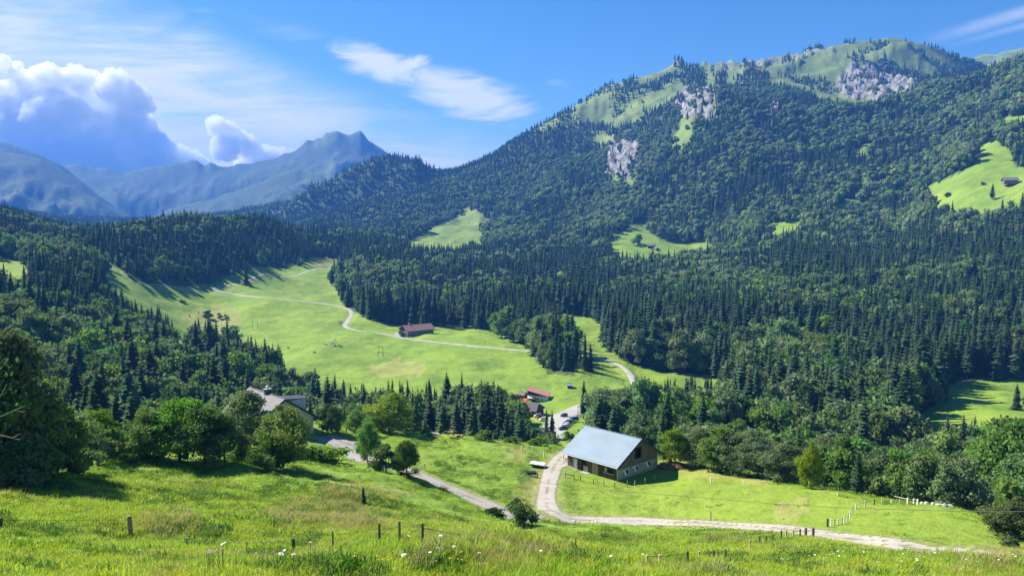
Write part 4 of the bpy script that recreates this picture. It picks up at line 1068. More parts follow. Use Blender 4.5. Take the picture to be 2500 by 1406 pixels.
def gable_walls(hw, L, he, hr, holes=(), base=-.8):
    """walls of a gabled house: near gable at y=0 with real openings (x0,x1,z0,z1), hollow inside"""
    mb = MB(); k = (hr - he) / hw
    top = lambda x: he + (hw - abs(x)) * k
    xs = sorted({-hw, 0., hw} | {v for h in holes for v in h[:2]})
    th = .22
    for a, b in zip(xs[:-1], xs[1:]):
        mid = (a + b) / 2; hs = sorted([h for h in holes if h[0] <= mid <= h[1]], key=lambda h: h[2])
        z = base
        for h in hs + [None]:
            za, zb_ = (h[2], h[2]) if h else (top(a), top(b))
            mb.hexa([(a, 0, z), (b, 0, z), (b, th, z), (a, th, z), (a, 0, za), (b, 0, zb_), (b, th, zb_), (a, th, za)])
            if h: z = h[3]
    for s in (-1, 1):
        x0, x1 = sorted((s * hw, s * (hw - th)))
        mb.hexa([(x0, th, base), (x1, th, base), (x1, L - th, base), (x0, L - th, base)] + [(x0, th, top(x0)), (x1, th, top(x1)), (x1, L - th, top(x1)), (x0, L - th, top(x0))])
    for a, b in ((-hw, 0), (0, hw)):
        mb.hexa([(a, L - th, base), (b, L - th, base), (b, L, base), (a, L, base), (a, L - th, top(a)), (b, L - th, top(b)), (b, L, top(b)), (a, L, top(a))])
    return mb
def gable_roof(hw, L, he, hr, oe, og, th=.14, rib=0., ribh=.05):
    mb = MB(); k = (hr - he) / hw
    for s in (-1, 1):
        xo = s * (hw + oe); zo = he - oe * k
        c = math.atan(k); dz = th / math.cos(c)
        P = [(xo, -og, zo), (0, -og, hr), (0, L + og, hr), (xo, L + og, zo)]
        lo = [(x, y, z + .02) for x, y, z in P]; hi = [(x, y, z + .02 + dz) for x, y, z in P]
        if s < 0: mb.hexa(lo + hi)
        else: mb.hexa([lo[i] for i in (1, 0, 3, 2)] + [hi[i] for i in (1, 0, 3, 2)])
        if rib:
            y = -og + .04
            while y < L + og:
                q = [(xo, y, zo), (0, y, hr), (0, y + .07, hr), (xo, y + .07, zo)]
                lo = [(a, b, c_ + .02 + dz - .01) for a, b, c_ in q]; hi = [(a, b, c_ + .02 + dz + ribh) for a, b, c_ in q]
                if s < 0: mb.hexa(lo + hi)
                else: mb.hexa([lo[i] for i in (1, 0, 3, 2)] + [hi[i] for i in (1, 0, 3, 2)])
                y += rib
    mb.box(-.14, .14, -og - .02, L + og + .02, hr + th * .9, hr + th * 1.4 + ribh)
    return mb

# ---- the barn by the gravel track
ang = math.atan2(BGX.y, BGX.x)
barn = empty('barn', (BARN_A.x + BGX.x * 6.5, BARN_A.y + BGX.y * 6.5, zb), ang, 'weathered wooden barn with blue-grey metal roof beside the gravel track', 'barn')
HW, LB, HE, HR = 6.3, 13.0, 3.35, 7.0
hole = (-1.05, 1.15, 3.15, 5.35)
gable_walls(HW, LB, HE, HR, [hole]).build('wall', MAT['boards_grey'], barn)
rf = gable_roof(HW, LB, HE, HR, 1.0, .9, .13, .5, .03).build('roof', MAT['tin'], barn)
gt = MB(); zo = HE - 1.0 * (HR - HE) / HW
gt.tube([(-HW - 1.08, -.9, zo + .02), (-HW - 1.08, LB + .9, zo + .02)], .085, 6); gt.build('gutter', MAT['gutter'], rf)
MB().tube([(-HW - 1.08, -.35, zo - .05), (-HW - .25, -.12, zo - .45), (-HW - .1, -.1, .1)], .055, 6).build('downpipe', MAT['gutter'], rf)
bb = MB()
for s in (-1, 1):
    k = (HR - HE) / HW
    bb.hexa([(s * (HW + 1.0), -.96, zo - .16), (0, -.96, HR - .16), (0, -.905, HR - .16), (s * (HW + 1.0), -.905, zo - .16), (s * (HW + 1.0), -.96, zo + .12), (0, -.96, HR + .12), (0, -.905, HR + .12), (s * (HW + 1.0), -.905, zo + .12)])
bb.build('barge_board', MAT['boards_dark'], rf)
# stone plinth of the gable with three windows
pl = MB(); pl.box(-HW - .03, HW + .03, -.06, -.004, -.8, 2.05); pl.build('plinth', simple('plinth_boards', (.44, .44, .41), (.27, .27, .25), .95, 1.6, bump=.4), barn)
for x0, x1, z0, z1 in ((-4.7, -3.1, .75, 1.6), (-1.7, -.1, .85, 1.7), (2.2, 3.9, .95, 1.85)):
    w = MB().box(x0, x1, -.10, -.062, z0, z1).build('window', MAT['glass'], barn)
    fr = MB(); e = .11
    fr.box(x0 - e, x1 + e, -.15, -.064, z0 - e, z0).box(x0 - e, x1 + e, -.15, -.064, z1, z1 + e).box(x0 - e, x0, -.15, -.064, z0, z1).box(x1, x1 + e, -.15, -.064, z0, z1).box((x0 + x1) / 2 - .04, (x0 + x1) / 2 + .04, -.14, -.102, z0, z1)
    fr.build('frame', MAT['white'], w)
    MB().hexa([(x0 + .1, -.5, z0 + .05), (x0 + .75, -.5, z0 + .05), (x0 + .75, -.45, z0 + .05), (x0 + .1, -.45, z0 + .05), (x0 + .1, -.16, z1 - .05), (x0 + .75, -.16, z1 - .05), (x0 + .75, -.11, z1 - .05), (x0 + .1, -.11, z1 - .05)]).build('sash', MAT['white'], w)
lf = MB().box(hole[0] - 1.0, hole[0] - .03, -.10, -.02, hole[2], hole[3]).build('hatch_shutter', MAT['boards_grey'], barn)
MB().box(hole[0] + .75, hole[0] + .85, .05, .15, hole[2], hole[3]).build('hatch_post', MAT['boards_brown'], barn)
MB().box(-HW + .4, HW - .4, .9, 1.0, 2.9, 3.1).build('loft_floor', MAT['boards_dark'], barn)
# the left long wall: doors, boards and dark panels painted as openings, local x = -HW
X = -HW
def onwall(name, y0, y1, z0, z1, mat, d=.06, parent=barn, back=.004):
    return MB().box(X - d, X - back, y0, y1, z0, z1).build(name, mat, parent)
wl = MB(); wl.box(X - .05, X - .004, .05, LB - .05, -.8, 3.0); wl.build('side_cladding', MAT['boards_brown'], barn)
onwall('corner_post', .05, .35, 0, 2.9, MAT['boards_dark'], .14, back=.052)
d = onwall('door', 10.3, 11.15, .05, 2.05, MAT['white'], .1, back=.052); MB().box(X - .14, X - .102, 10.4, 10.48, .9, 1.1).build('handle', MAT['metal_dark'], d)
onwall('door_post', 11.25, 11.5, 0, 2.6, MAT['wood_pale'], .14, back=.052)
onwall('stable_shade_panel', 7.9, 9.2, .05, 2.3, MAT['shade_in'], .07, back=.052)  # no hole here: a dark panel paints the shade inside the stable
onwall('stable_door', 7.4, 8.6, .05, 1.15, MAT['wood_pale'], .12, back=.072)
onwall('window', 6.5, 7.3, 1.2, 1.95, MAT['glass'], .08, back=.052)
hb = MB()
for q in range(6): hb.box(X - .12, X - .062, 4.75, 6.3, .05 + q * .38, .05 + q * .38 + .3)
hb.build('board_hatch', MAT['boards_fresh'], barn)
onwall('door', 3.5, 4.45, .05, 2.3, simple('red_brown_door', (.10, .045, .03), (.06, .03, .022), .8), .1, back=.052)
wn_ = onwall('window', .9, 3.1, 1.15, 2.0, MAT['shade_in'], .07, back=.052)  # solid panel, interior shade put into its colour
MB().box(X - .30, X - .075, .75, 3.25, 1.0, 1.14).build('sill', MAT['wood_pale'], wn_)
onwall('shutter', 2.5, 3.1, 1.15, 2.0, MAT['wood_pale'], .1, back=.072)
MB().box(X - .5, X - .056, 9.9, 11.5, -.3, .1).build('step', MAT['stone_wall'], barn)
MB().box(X - 1.3, X - .056, 6.6, 8.6, -.4, .06).build('step', MAT['stone_wall'], barn)
MB().box(X - .35, X - .056, 11.6, 12.9, -.4, .18).build('footing', MAT['stone_wall'], barn)

# ---- grey-roofed house behind the near trees
house = empty('house', (HOUSE_B.x - BGX.x * 6.5, HOUSE_B.y - BGX.y * 6.5, zh), ang, 'grey plastered house with grey metal roof half hidden by trees', 'house')
hHW, hL, hHE, hHR = 6.5, 14.0, 3.7, 8.0
gable_walls(hHW, hL, hHE, hHR, [], -2.).build('wall', MAT['plaster'], house)
rf = gable_roof(hHW, hL, hHE, hHR, 1.3, 1.0, .16, .5, .05).build('roof', MAT['tin_grey'], house)
k = (hHR - hHE) / hHW
st = MB()
for s in (-1, 1):
    zo = hHE - 1.3 * k
    st.hexa([(s * (hHW + 1.3), -1.07, zo - .2), (0, -1.07, hHR - .2), (0, -1.005, hHR - .2), (s * (hHW + 1.3), -1.005, zo - .2), (s * (hHW + 1.3), -1.07, zo + .14), (0, -1.07, hHR + .14), (0, -1.005, hHR + .14), (s * (hHW + 1.3), -1.005, zo + .14)])
st.build('barge_board', MAT['boards_dark'], rf)
for s, hx in ((-1, 1), (1, 1)):
    MB().hexa([(s * hHW, -.98, hHE - .28), (0, -.98, hHR - .28), (0, -.005, hHR - .28), (s * hHW, -.005, hHE - .28), (s * (hHW + 1.25), -.98, hHE - 1.25 * k - .0), (0, -.98, hHR - .02), (0, -.005, hHR - .02), (s * (hHW + 1.25), -.005, hHE - 1.25 * k)]) if False else None
ch = MB().box(-.55, .55, 6.2, 7.1, hHR - .6, hHR + 1.0).build('chimney', MAT['tin_dark'], rf)
cap = MB(); cap.box(-.7, .7, 6.05, 7.25, hHR + 1.0, hHR + 1.12); cap.tube([(0, 6.65, hHR + 1.12), (0, 6.65, hHR + 1.45)], .2, 8).tube([(-.3, 6.65, hHR + 1.5), (0, 6.65, hHR + 1.72), (.3, 6.65, hHR + 1.5)], .12, 6); cap.build('chimney_cap', MAT['gutter'], ch)
dm = MB(); dm.box(1.6, 6.2, 2.4, 5.6, hHR - 2.2 - 2.2, hHR - 1.05); dm.build('dormer', MAT['plaster'], rf)
MB().hexa([(.9, 2.0, hHR - .62), (6.8, 2.0, hHR - 1.15), (6.8, 6.0, hHR - 1.15), (.9, 6.0, hHR - .62), (.9, 2.0, hHR - .48), (6.8, 2.0, hHR - 1.0), (6.8, 6.0, hHR - 1.0), (.9, 6.0, hHR - .48)]).build('dormer_roof', MAT['tin_dark'], rf)
for x0, z0 in ((-3.5, 1.2), (.6, 1.2), (-1.4, 4.2)):
    w = MB().box(x0, x0 + 1.2, -.05, -.004, z0, z0 + 1.2).build('window', MAT['glass'], house)
    fr = MB(); fr.box(x0 - .1, x0 + 1.3, -.09, -.006, z0 - .1, z0).box(x0 - .1, x0 + 1.3, -.09, -.006, z0 + 1.2, z0 + 1.3).box(x0 - .1, x0, -.09, -.006, z0, z0 + 1.2).box(x0 + 1.2, x0 + 1.3, -.09, -.006, z0, z0 + 1.2); fr.build('frame', MAT['white'], w)
MB().box(-hHW - .06, -hHW - .004, 1.0, 13., -.2, 3.0).build('side_cladding', MAT['boards_brown'], house)
# red flower boxes along the house's left wall
p = gp(622, 1076, 100, 220)
fb = empty('flower_box', (p.x, p.y, p.z), ang, 'red flowers in a box below the house, between two tree trunks', 'flower box')
MB().box(-.3, .3, -1.6, 1.6, .2, .6).build('box', MAT['boards_brown'], fb)
V_, T_ = broadleaf(930, 12, 40, .05, rx=.55, rz=.25, cz=.4, cr=.22, core=.5)[0]
me_ = npmesh('flowers', V_ * np.array([.6, 2.6, .9]) + np.array([0, 0, .45]), T_); me_.materials.append(MAT['red_cloth']); o = bpy.data.objects.new('flowers', me_); COL.objects.link(o); o.parent = fb

# ---- long farm building on the meadow
def ground_z(*ps): return min(float(H(a, b)) for a, b in ps)
G_ = gp(996, 822.5, 500, 900); fx_ = Vector((-.60, .80)); fy_ = Vector((.80, .60)); s_ = G_.y / 590.
wF, LF = 6.3 * s_, 22.5 * s_
o2 = Vector((G_.x, G_.y)) + fx_ * wF
farm = empty('farmhouse', (o2.x, o2.y, G_.z - .4), math.atan2(fy_.y, fy_.x) - PI / 2, 'long farmhouse with faded red roof beside the road on the big meadow', 'farmhouse')
# local y runs along the building, local x from gable left to right
HEf, HRf = 4.9 * s_, 8.4 * s_
gable_walls(wF, LF, HEf, HRf, [], -2.5).build('wall', simple('grey_shingle_wall', (.22, .215, .21), (.14, .14, .14), .9, 1.5, bump=.3), farm)
rf = gable_roof(wF, LF, HEf, HRf, 1.0, 1.6, .25).build('roof', MAT['tile_red'], farm)
MB().box(-.5, .5, 5., 6., HRf - .4, HRf + 1.6).build('chimney', MAT['stone_wall'], rf)
MB().box(wF + .004, wF + .12, 6., LF, -2.5, 1.9 * s_).build('stable_wall', MAT['stone_wall'], farm)
MB().box(-wF, wF, -.1, -.004, HEf - .3, HEf - .05).build('gable_beam', MAT['boards_dark'], farm)
MB().hexa([(-wF + .1, -.08, HEf), (wF - .1, -.08, HEf), (wF - .1, -.005, HEf), (-wF + .1, -.005, HEf), (-.05, -.08, HRf - .1), (.05, -.08, HRf - .1), (.05, -.005, HRf - .1), (-.05, -.005, HRf - .1)]).build('gable_cladding', MAT['boards_dark'], farm)
for y0 in (8., 10.5, 16., 20.): MB().box(wF + .004, wF + .1, y0, y0 + .9, 2.6, 3.6).build('window', MAT['glass'], farm)
for x0 in (-4., -1., 2.): MB().box(x0, x0 + 1.1, -.06, -.004, 1.2, 2.4).build('window', MAT['glass'], farm)
sh = MB().box(-wF - 4., -wF - .1, 1., 7., -2., 3.2).build('side_shed', MAT['boards_brown'], farm)
MB().hexa([(-wF - 4.6, .4, 2.9), (-wF - .05, .4, 4.4), (-wF - .05, 7.6, 4.4), (-wF - 4.6, 7.6, 2.9), (-wF - 4.6, .4, 3.1), (-wF - .05, .4, 4.6), (-wF - .05, 7.6, 4.6), (-wF - 4.6, 7.6, 3.1)]).build('shed_roof', MAT['tin_grey'], sh)

# ---- lift station: white, pent red roof
p0 = gp(1287.5, 978, 300, 600); p1 = gp(1337.5, 978.5, 300, 600); sx = (p1 - p0); wS = math.hypot(sx.x, sx.y); a_ = math.atan2(sx.y, sx.x)
stn = empty('lift_station', (p0.x, p0.y, min(p0.z, p1.z)), a_, 'white lift station with slanting red roof on the lower meadow', 'building')
hl, hr_, dp = wS * .50, wS * .235, wS * .80
MB().hexa([(0, 0, -2), (wS, 0, -2), (wS, dp, -2), (0, dp, -2), (0, 0, hl), (wS, 0, hr_), (wS, dp, hr_), (0, dp, hl)]).build('wall', MAT['white'], stn)
MB().hexa([(.02, -.12, wS * .30), (wS * .99, -.12, hr_ - .12), (wS * .99, -.004, hr_ - .12), (.02, -.004, wS * .30), (.02, -.12, hl), (wS * .99, -.12, hr_), (wS * .99, -.004, hr_), (.02, -.004, hl)]).build('upper_cladding', MAT['boards_dark'], stn)
MB().hexa([(-.5, -.6, hl + .06), (wS + .6, -.6, hr_ - .05), (wS + .6, dp + .6, hr_ - .05), (-.5, dp + .6, hl + .06), (-.5, -.6, hl + .3), (wS + .6, -.6, hr_ + .18), (wS + .6, dp + .6, hr_ + .18), (-.5, dp + .6, hl + .3)]).build('roof', MAT['tin_red'], stn)
for x0, x1, z0, z1 in ((.05, .30, .07, .12), (.45, .54, .06, .13), (.69, .75, .06, .12)):
    MB().box(x0 * wS, x1 * wS, -.06, -.004, z0 * wS, z1 * wS).build('window', MAT['glass'], stn)
for y0 in (.25, .55): MB().box(wS + .004, wS + .06, y0 * dp, y0 * dp + .8, .07 * wS, .13 * wS).build('window', MAT['glass'], stn)
MB().hexa([(.02 * wS, -1.4, .155 * wS), (.36 * wS, -1.4, .155 * wS), (.36 * wS, -.13, .23 * wS), (.02 * wS, -.13, .23 * wS), (.02 * wS, -1.4, .165 * wS), (.36 * wS, -1.4, .165 * wS), (.36 * wS, -.13, .24 * wS), (.02 * wS, -.13, .24 * wS)]).build('awning', MAT['white'], stn)
lt = MB(); xq = .60 * wS
for wlen in (5, 6):
    for q in range(wlen): lt.box(xq, xq + .18, -.05, -.004, .168 * wS, .168 * wS + (.34 if q % 3 else .42)); xq += .26
    xq += .4
lt.build('lettering', simple('blue_grey_lettering', (.25, .33, .40), (.2, .28, .35), .6), stn)
kq = Vector((p0.x, p0.y, 0)) + Vector((math.cos(a_), math.sin(a_), 0)) * wS * .33 - Vector((-math.sin(a_), math.cos(a_), 0)) * 2.2
ks = empty('kiosk', (kq.x, kq.y, float(H(kq.x, kq.y))), a_, 'small dark wooden kiosk in front of the white lift station', 'kiosk')
MB().box(-.95, .95, -.9, .9, -.5, 1.7).build('wall', MAT['boards_dark'], ks)
MB().hexa([(-1.3, -1.3, 1.68), (1.3, -1.3, 1.68), (1.3, 1.3, 1.68), (-1.3, 1.3, 1.68), (-.3, -.2, 2.5), (.3, -.2, 2.5), (.3, .2, 2.5), (-.3, .2, 2.5)]).build('roof', MAT['boards_brown'], ks)

def hut(px, py, wpx, dmin, dmax, rz, wall, roof, label, name='hut', he=.62, hr_=.95, L=1.3):
    p = gp(px, py, dmin, dmax); w = wpx / F * p.y / 2
    h = empty(name, p, rz, label, 'hut')
    gable_walls(w, w * 2 * L, w * 2 * he, w * 2 * hr_, [], -1.5).build('wall', wall, h)
    gable_roof(w, w * 2 * L, w * 2 * he, w * 2 * hr_, w * .25, w * .25, w * .07).build('roof', roof, h)
    MB().box(-w * .3, w * .3, -.06, -.003, -.2, w * .9).build('door', MAT['shade_in'], h)
    return h
hut(1397, 946, 13, 300, 700, PI / 2 - .08, MAT['boards_dark'], MAT['tin'], 'small dark shed with pale blue roof on the meadow above the lift station', 'shed', .5, .85, .9)
hut(1598, 607, 12, 1000, 2200, 1.2, MAT['boards_dark'], MAT['tin_grey'], 'dark alpine hut in the clearing at the foot of the mountain')
hut(1605, 612, 8, 1000, 2200, .5, MAT['boards_grey'], MAT['tin_grey'], 'smaller grey outbuilding just below the alpine hut in the clearing')
hut(2482, 447, 22, 700, 1700, 1.25, MAT['boards_grey'], MAT['tin_grey'], 'pale roofed hut on the high pasture near the right edge', 'hut', .3, .55, 1.3)
hut(812, 657, 9, 700, 1700, .7, MAT['white'], MAT['tin_dark'], 'tiny white farmhouse at the far end of the upper meadow', 'farmhouse')
hut(1283, 975, 16, 300, 600, .9, MAT['boards_brown'], MAT['tin_dark'], 'brown timber inn peeking out behind the trees left of the lift station', 'inn', .75, 1.1, 1.2)
pd = gp(1290, 1016, 280, 500)
rb = empty('outbuilding', pd, -.5, 'outbuilding with a dark slanting roof behind the belt of trees', 'outbuilding')
MB().box(-5, 4., 0, 8, -1.5, 3.).build('wall', MAT['boards_brown'], rb)
MB().hexa([(-6.5, -1.2, 2.9), (4.8, -1.2, 2.9), (4.8, 9, 2.9), (-6.5, 9, 2.9), (-5.5, 3.2, 5.6), (3.8, 3.2, 5.6), (3.8, 4.4, 5.6), (-5.5, 4.4, 5.6)]).build('roof', MAT['tin_dark'], rb)
def parasol(px, py, mat, label):
    p = gp(px, py, 300, 560)
    e = empty('parasol', p, 0, label, 'parasol')
    MB().tube([(0, 0, 0), (0, 0, 2.5)], .04, 6).build('pole', MAT['metal'], e)
    a = [2 * PI * q / 8 for q in range(8)]
    mb = MB(); mb.loft([[(1.7 * math.cos(t_), 1.7 * math.sin(t_), 2.0) for t_ in a], [(.9 * math.cos(t_), .9 * math.sin(t_), 2.35) for t_ in a], [(.05 * math.cos(t_), .05 * math.sin(t_), 2.6) for t_ in a]]); mb.build('canopy', mat, e)
parasol(1278, 984, MAT['red_cloth'], 'red parasol left of the orange one beside the brown inn')
parasol(1284, 984, MAT['orange_cloth'], 'orange parasol beside the brown inn')
parasol(1282, 988, MAT['red_cloth'], 'red parasol in front of the orange one beside the brown inn')

# ------------------------------------------------------------------ fences
POST_ME = {}
def post(px, pb, pt, label, mat='wood_post', wpx=4.2, group=None, square=True, dmin=20, dmax=260, tilt=0.):
    p = gp(px, pb, dmin, dmax); h = (pb - pt) / F * p.y; r = max(wpx / F * p.y / 2, .035)
    key = (round(h, 1), round(r, 2), mat)
    mb = MB()
    n = 4 if square else 7
    a = [2 * PI * (q + .5) / n for q in range(n)]; rr = r * (1.25 if square else 1.)
    mb.loft([[(rr * math.cos(t_), rr * math.sin(t_), -.4) for t_ in a], [(rr * math.cos(t_), rr * math.sin(t_), h * .96) for t_ in a], [(rr * .75 * math.cos(t_), rr * .75 * math.sin(t_), h) for t_ in a]])
    o = mb.build('fence_post', MAT[mat], None, p, random.random() * .5)
    o.rotation_euler[0] = tilt * .6; o.rotation_euler[1] = tilt
    tag(o, label, 'fence post', group)
    return p + Vector((0, 0, h * .8))
def wire(pts, label, r=.008, sag=.03, name='fence_wire'):
    mb = MB(); P = []
    for a, b in zip(pts[:-1], pts[1:]):
        for q in range(6):
            t_ = q / 6; v = a.lerp(b, t_); v.z -= sag * 4 * t_ * (1 - t_) * (b - a).length * .1; P.append(v)
    P.append(pts[-1]); mb.tube(P, r, 4)
    return tag(mb.build(name, MAT['metal_dark']), label, 'wire')
f1 = [post(2, 1290, 1262, 'dark fence post cut off by the left edge of the foreground', 'post_dark', 8),
      post(320, 1308, 1256, 'tall thick grey fence post alone in the left foreground', 'wood_post', 11, tilt=-.05),
      post(457, 1338, 1310, 'short pale fence post in the grass right of the tall thick one', 'wood_pale', 6),
      post(602, 1345, 1318, 'thin leaning fence post nearly hidden in tall grass', 'wood_pale', 4, tilt=.06),
      post(717, 1345, 1312, 'short square flat-topped fence post above the dark shaded grass', 'post_dark', 9),
      post(813, 1344, 1292, 'slim pointed fence post right of the short square one', 'wood_post', 5),
      post(927, 1334, 1274, 'left of the three tall dark fence posts in mid foreground', 'post_dark', 6),
      post(976, 1332, 1268, 'middle and palest of the three tall fence posts in mid foreground', 'wood_post', 6),
      post(1032, 1332, 1274, 'right of the three tall dark fence posts in mid foreground', 'post_dark', 6),
      post(1120, 1325, 1298, 'short dark fence post right of the three tall ones', 'post_dark', 5),
      post(1185, 1340, 1312, 'thin dark fence peg at the end of the foreground wire', 'post_dark', 4)]
wire(f1, 'thin sagging wire strung between the foreground fence posts')
f2 = [post(x_, b_, t__, l_, m_, 3.3, dmax=140) for x_, b_, t__, l_, m_ in (
      (1580, 1374, 1352, 'pale peg, first at the left end of the lower slope fence', 'wood_pale'), (1610, 1375, 1352, 'thin pale post, second at the left of the lower slope fence', 'wood_pale'),
      (1678, 1374, 1343, 'dark post of the lower slope fence below the small hollow', 'post_dark'), (1707, 1372, 1344, 'pale post right of the dark one below the small hollow', 'wood_pale'),
      (1742, 1369, 1341, 'dark post of the lower slope fence, two after the hollow', 'post_dark'), (1771, 1366, 1338, 'dark thin post of the slope fence below the track gap', 'post_dark'),
      (1802, 1357, 1338, 'faint short peg of the slope fence below the track gap', 'wood_pale'), (1830, 1343, 1317, 'pale slim post where the slope fence climbs to the track', 'wood_pale'),
      (1854, 1332, 1306, 'thick dark post where the slope fence climbs to the track', 'post_dark'), (1870, 1325, 1306, 'short dark post right of the thick dark one', 'post_dark'),
      (1886, 1322, 1303, 'thin dark peg just below the track, left of the rail pair', 'post_dark'), (1907, 1318, 1293, 'dark post in a row left of the rail pair by the track', 'post_dark'),
      (1919, 1315, 1292, 'slim pale post second left of the rail pair', 'wood_pale'), (1936, 1314, 1292, 'slim pale post directly left of the rail pair', 'wood_pale'), (1953, 1313, 1289, 'dark slim post touching the left of the rail pair', 'post_dark'))]
wire(f2, 'fine wire along the lower slope fence up to the track')
ra = post(1967, 1309, 1287, 'left post of the wooden rail pair by the gravel track', 'post_dark', 5.5, dmax=140); rb_ = post(1985, 1310, 1287, 'right post of the wooden rail pair by the gravel track', 'post_dark', 5.5, dmax=140)
tag(MB().tube([ra + Vector((0, -.05, -.05)), rb_ + Vector((0, -.05, -.05))], .05, 5).build('fence_rail', MAT['wood_post']), 'short rail nailed across the two posts by the gravel track', 'rail')
f3 = []
for q, (x_, b_, t__) in enumerate(((2020, 1285, 1264), (2029, 1283, 1264), (2037, 1282, 1266), (2045, 1281, 1266), (2055, 1280, 1262), (2061, 1277, 1260), (2069, 1274, 1254), (2075, 1265, 1245), (2081, 1255, 1238), (2089, 1243, 1229), (2112, 1238, 1221), (2134, 1232, 1218), (2154, 1230, 1215), (2176, 1229, 1218), (2197, 1228, 1217))):
    nm = ('thick dark end post of the field fence beside the track' if q == 0 else None)
    f3.append(post(x_, b_, t__, nm or ('pale peg of the field fence climbing from the track to the wood' if q < 10 else 'grey post of the field fence running along under the wood edge'), 'post_dark' if q in (0, 11) else 'post_white' if q % 2 else 'wood_pale', 4.5 if q == 0 else 2.6, None if q == 0 else ('pegs of the climbing field fence' if q < 10 else 'posts of the field fence under the wood'), dmax=170))
wire(f3, 'wire of the field fence from the track up to the wood edge', .012)
r1 = post(2216, 1231, 1214, 'white post left of the boulders, first of three', 'post_white', 4, dmax=170); r2 = post(2231, 1231, 1216, 'white post left of the boulders, second of three', 'post_white', 4, dmax=170); r3 = post(2240, 1232, 1217, 'white post left of the boulders, nearest to them', 'post_white', 4, dmax=170)
r0 = gp(2182, 1217, 60, 170)
tag(MB().tube([r0 + Vector((0, 0, .6)), r1, r2, r3], .06, 5).build('fence_rail', MAT['wood_pale']), 'pale rail lying across the white posts left of the boulders', 'rail')
for x_, b_, t__, l_ in ((1736, 1178, 1164, 'white peg on the field behind the barn shadow'), (1815, 1181, 1172, 'white peg far out on the field between barn and wood'), (2045, 1210, 1202, 'white peg under the trees on the right part of the field'), (1735, 1270, 1247, 'dark peg on the far side of the track below the barn'),
      (1238, 1100, 1091, 'white fence peg on the pasture crest left of the bare patch'), (1274, 1100, 1089, 'white fence peg on the pasture crest right of the bare patch'), (1300, 1098, 1088, 'white fence peg on the crest between bare patch and barn'), (1328, 1115, 1102, 'leaning white peg beside the head of the gravel track'), (1375, 1120, 1108, 'white peg in front of the left corner of the barn'),
      (846, 1056, 1043, 'brown post at the edge of the gravel yard'), (873, 1062, 1049, 'orange-topped post behind the driveway'), (864, 1128, 1118, 'short post at the near corner of the gravel yard'), (1312, 1165, 1152, 'stake beside the cattle trough')):
    post(x_, b_, t__, l_, 'post_white' if 'white' in l_ else 'wood_post', 2.6, dmax=210)
for q, (x_, b_, t__) in enumerate(((1380, 1164, 1152), (1401, 1169, 1157), (1417, 1173, 1158), (1448, 1182, 1167), (1474, 1185, 1170), (1500, 1190, 1176), (1532, 1188, 1172), (1550, 1186, 1172), (1575, 1180, 1166), (1598, 1172, 1158))):
    post(x_, b_, t__, ('left end post of the barn yard fence' if q == 0 else 'slim post of the fence around the barn corner'), 'wood_post', 2.4, None if q == 0 else 'fence posts around the barn', dmax=200)
a_, b_ = gp(1380, 1164, 60, 200), gp(1401, 1169, 60, 200)
tag(MB().hexa([a_ + Vector((0, -.12, .55)), b_ + Vector((0, -.12, .55)), b_ + Vector((0, -.06, .55)), a_ + Vector((0, -.06, .55)), a_ + Vector((0, -.12, .82)), b_ + Vector((0, -.12, .82)), b_ + Vector((0, -.06, .82)), a_ + Vector((0, -.06, .82))]).build('fence_rail', MAT['wood_pale']), 'pale plank rail in front of the left barn corner', 'rail')
# braced gate post by the driveway
p = gp(1037, 1148, 80, 200)
gpo = empty('gate_post', p, .6, 'braced white gate post beside the driveway behind the small dark tree', 'gate post')
MB().box(-.08, .08, -.08, .08, -.3, 1.25).build('post', MAT['wood_pale'], gpo); MB().tube([(-1.6, 0, .1), (0, 0, 1.1)], .06, 5).build('brace', MAT['wood_pale'], gpo); MB().tube([(-.9, 0, .05), (0, 0, .7)], .05, 5).build('brace', MAT['wood_pale'], gpo)

# ------------------------------------------------------------------ power line and poles
def pole(px, pb, pt, label, arms, dmin=200, dmax=900, mat='post_dark', lean=0.):
    p = gp(px, pb, dmin, dmax); h = (pb - pt) / F * p.y
    e = empty('utility_pole', p, 0, label, 'pole')
    MB().tube([(0, 0, -.5), (lean, 0, h)], [.16, .10], 7).build('pole', MAT[mat], e)
    for z_ in arms: MB().box(-.9, .9, -.06, .06, h * z_ - .07, h * z_ + .07).build('crossarm', MAT[mat], e)
pole(1411, 1012, 986, 'dark wooden pole standing at the car park exit', (), 280, 600)
pole(1471, 920, 890, 'thin dark pole on the meadow inside the road bend', (), 300, 800)
pole(1272, 972, 952, 'pole with a crossarm rising behind the brown inn', (.85,), 300, 700)
pole(1287, 1000, 972, 'slim pole in front of the outbuilding with the dark roof', (), 280, 600, 'wood_post')
pole(541, 796, 778, 'thin pole with a short crossarm between the dark bushes on the brown patch', (.9, .75), 400, 1000)
pole(550, 772, 758, 'thin pole behind the purplish bush on the brown patch', (), 400, 1000, 'wood_post')
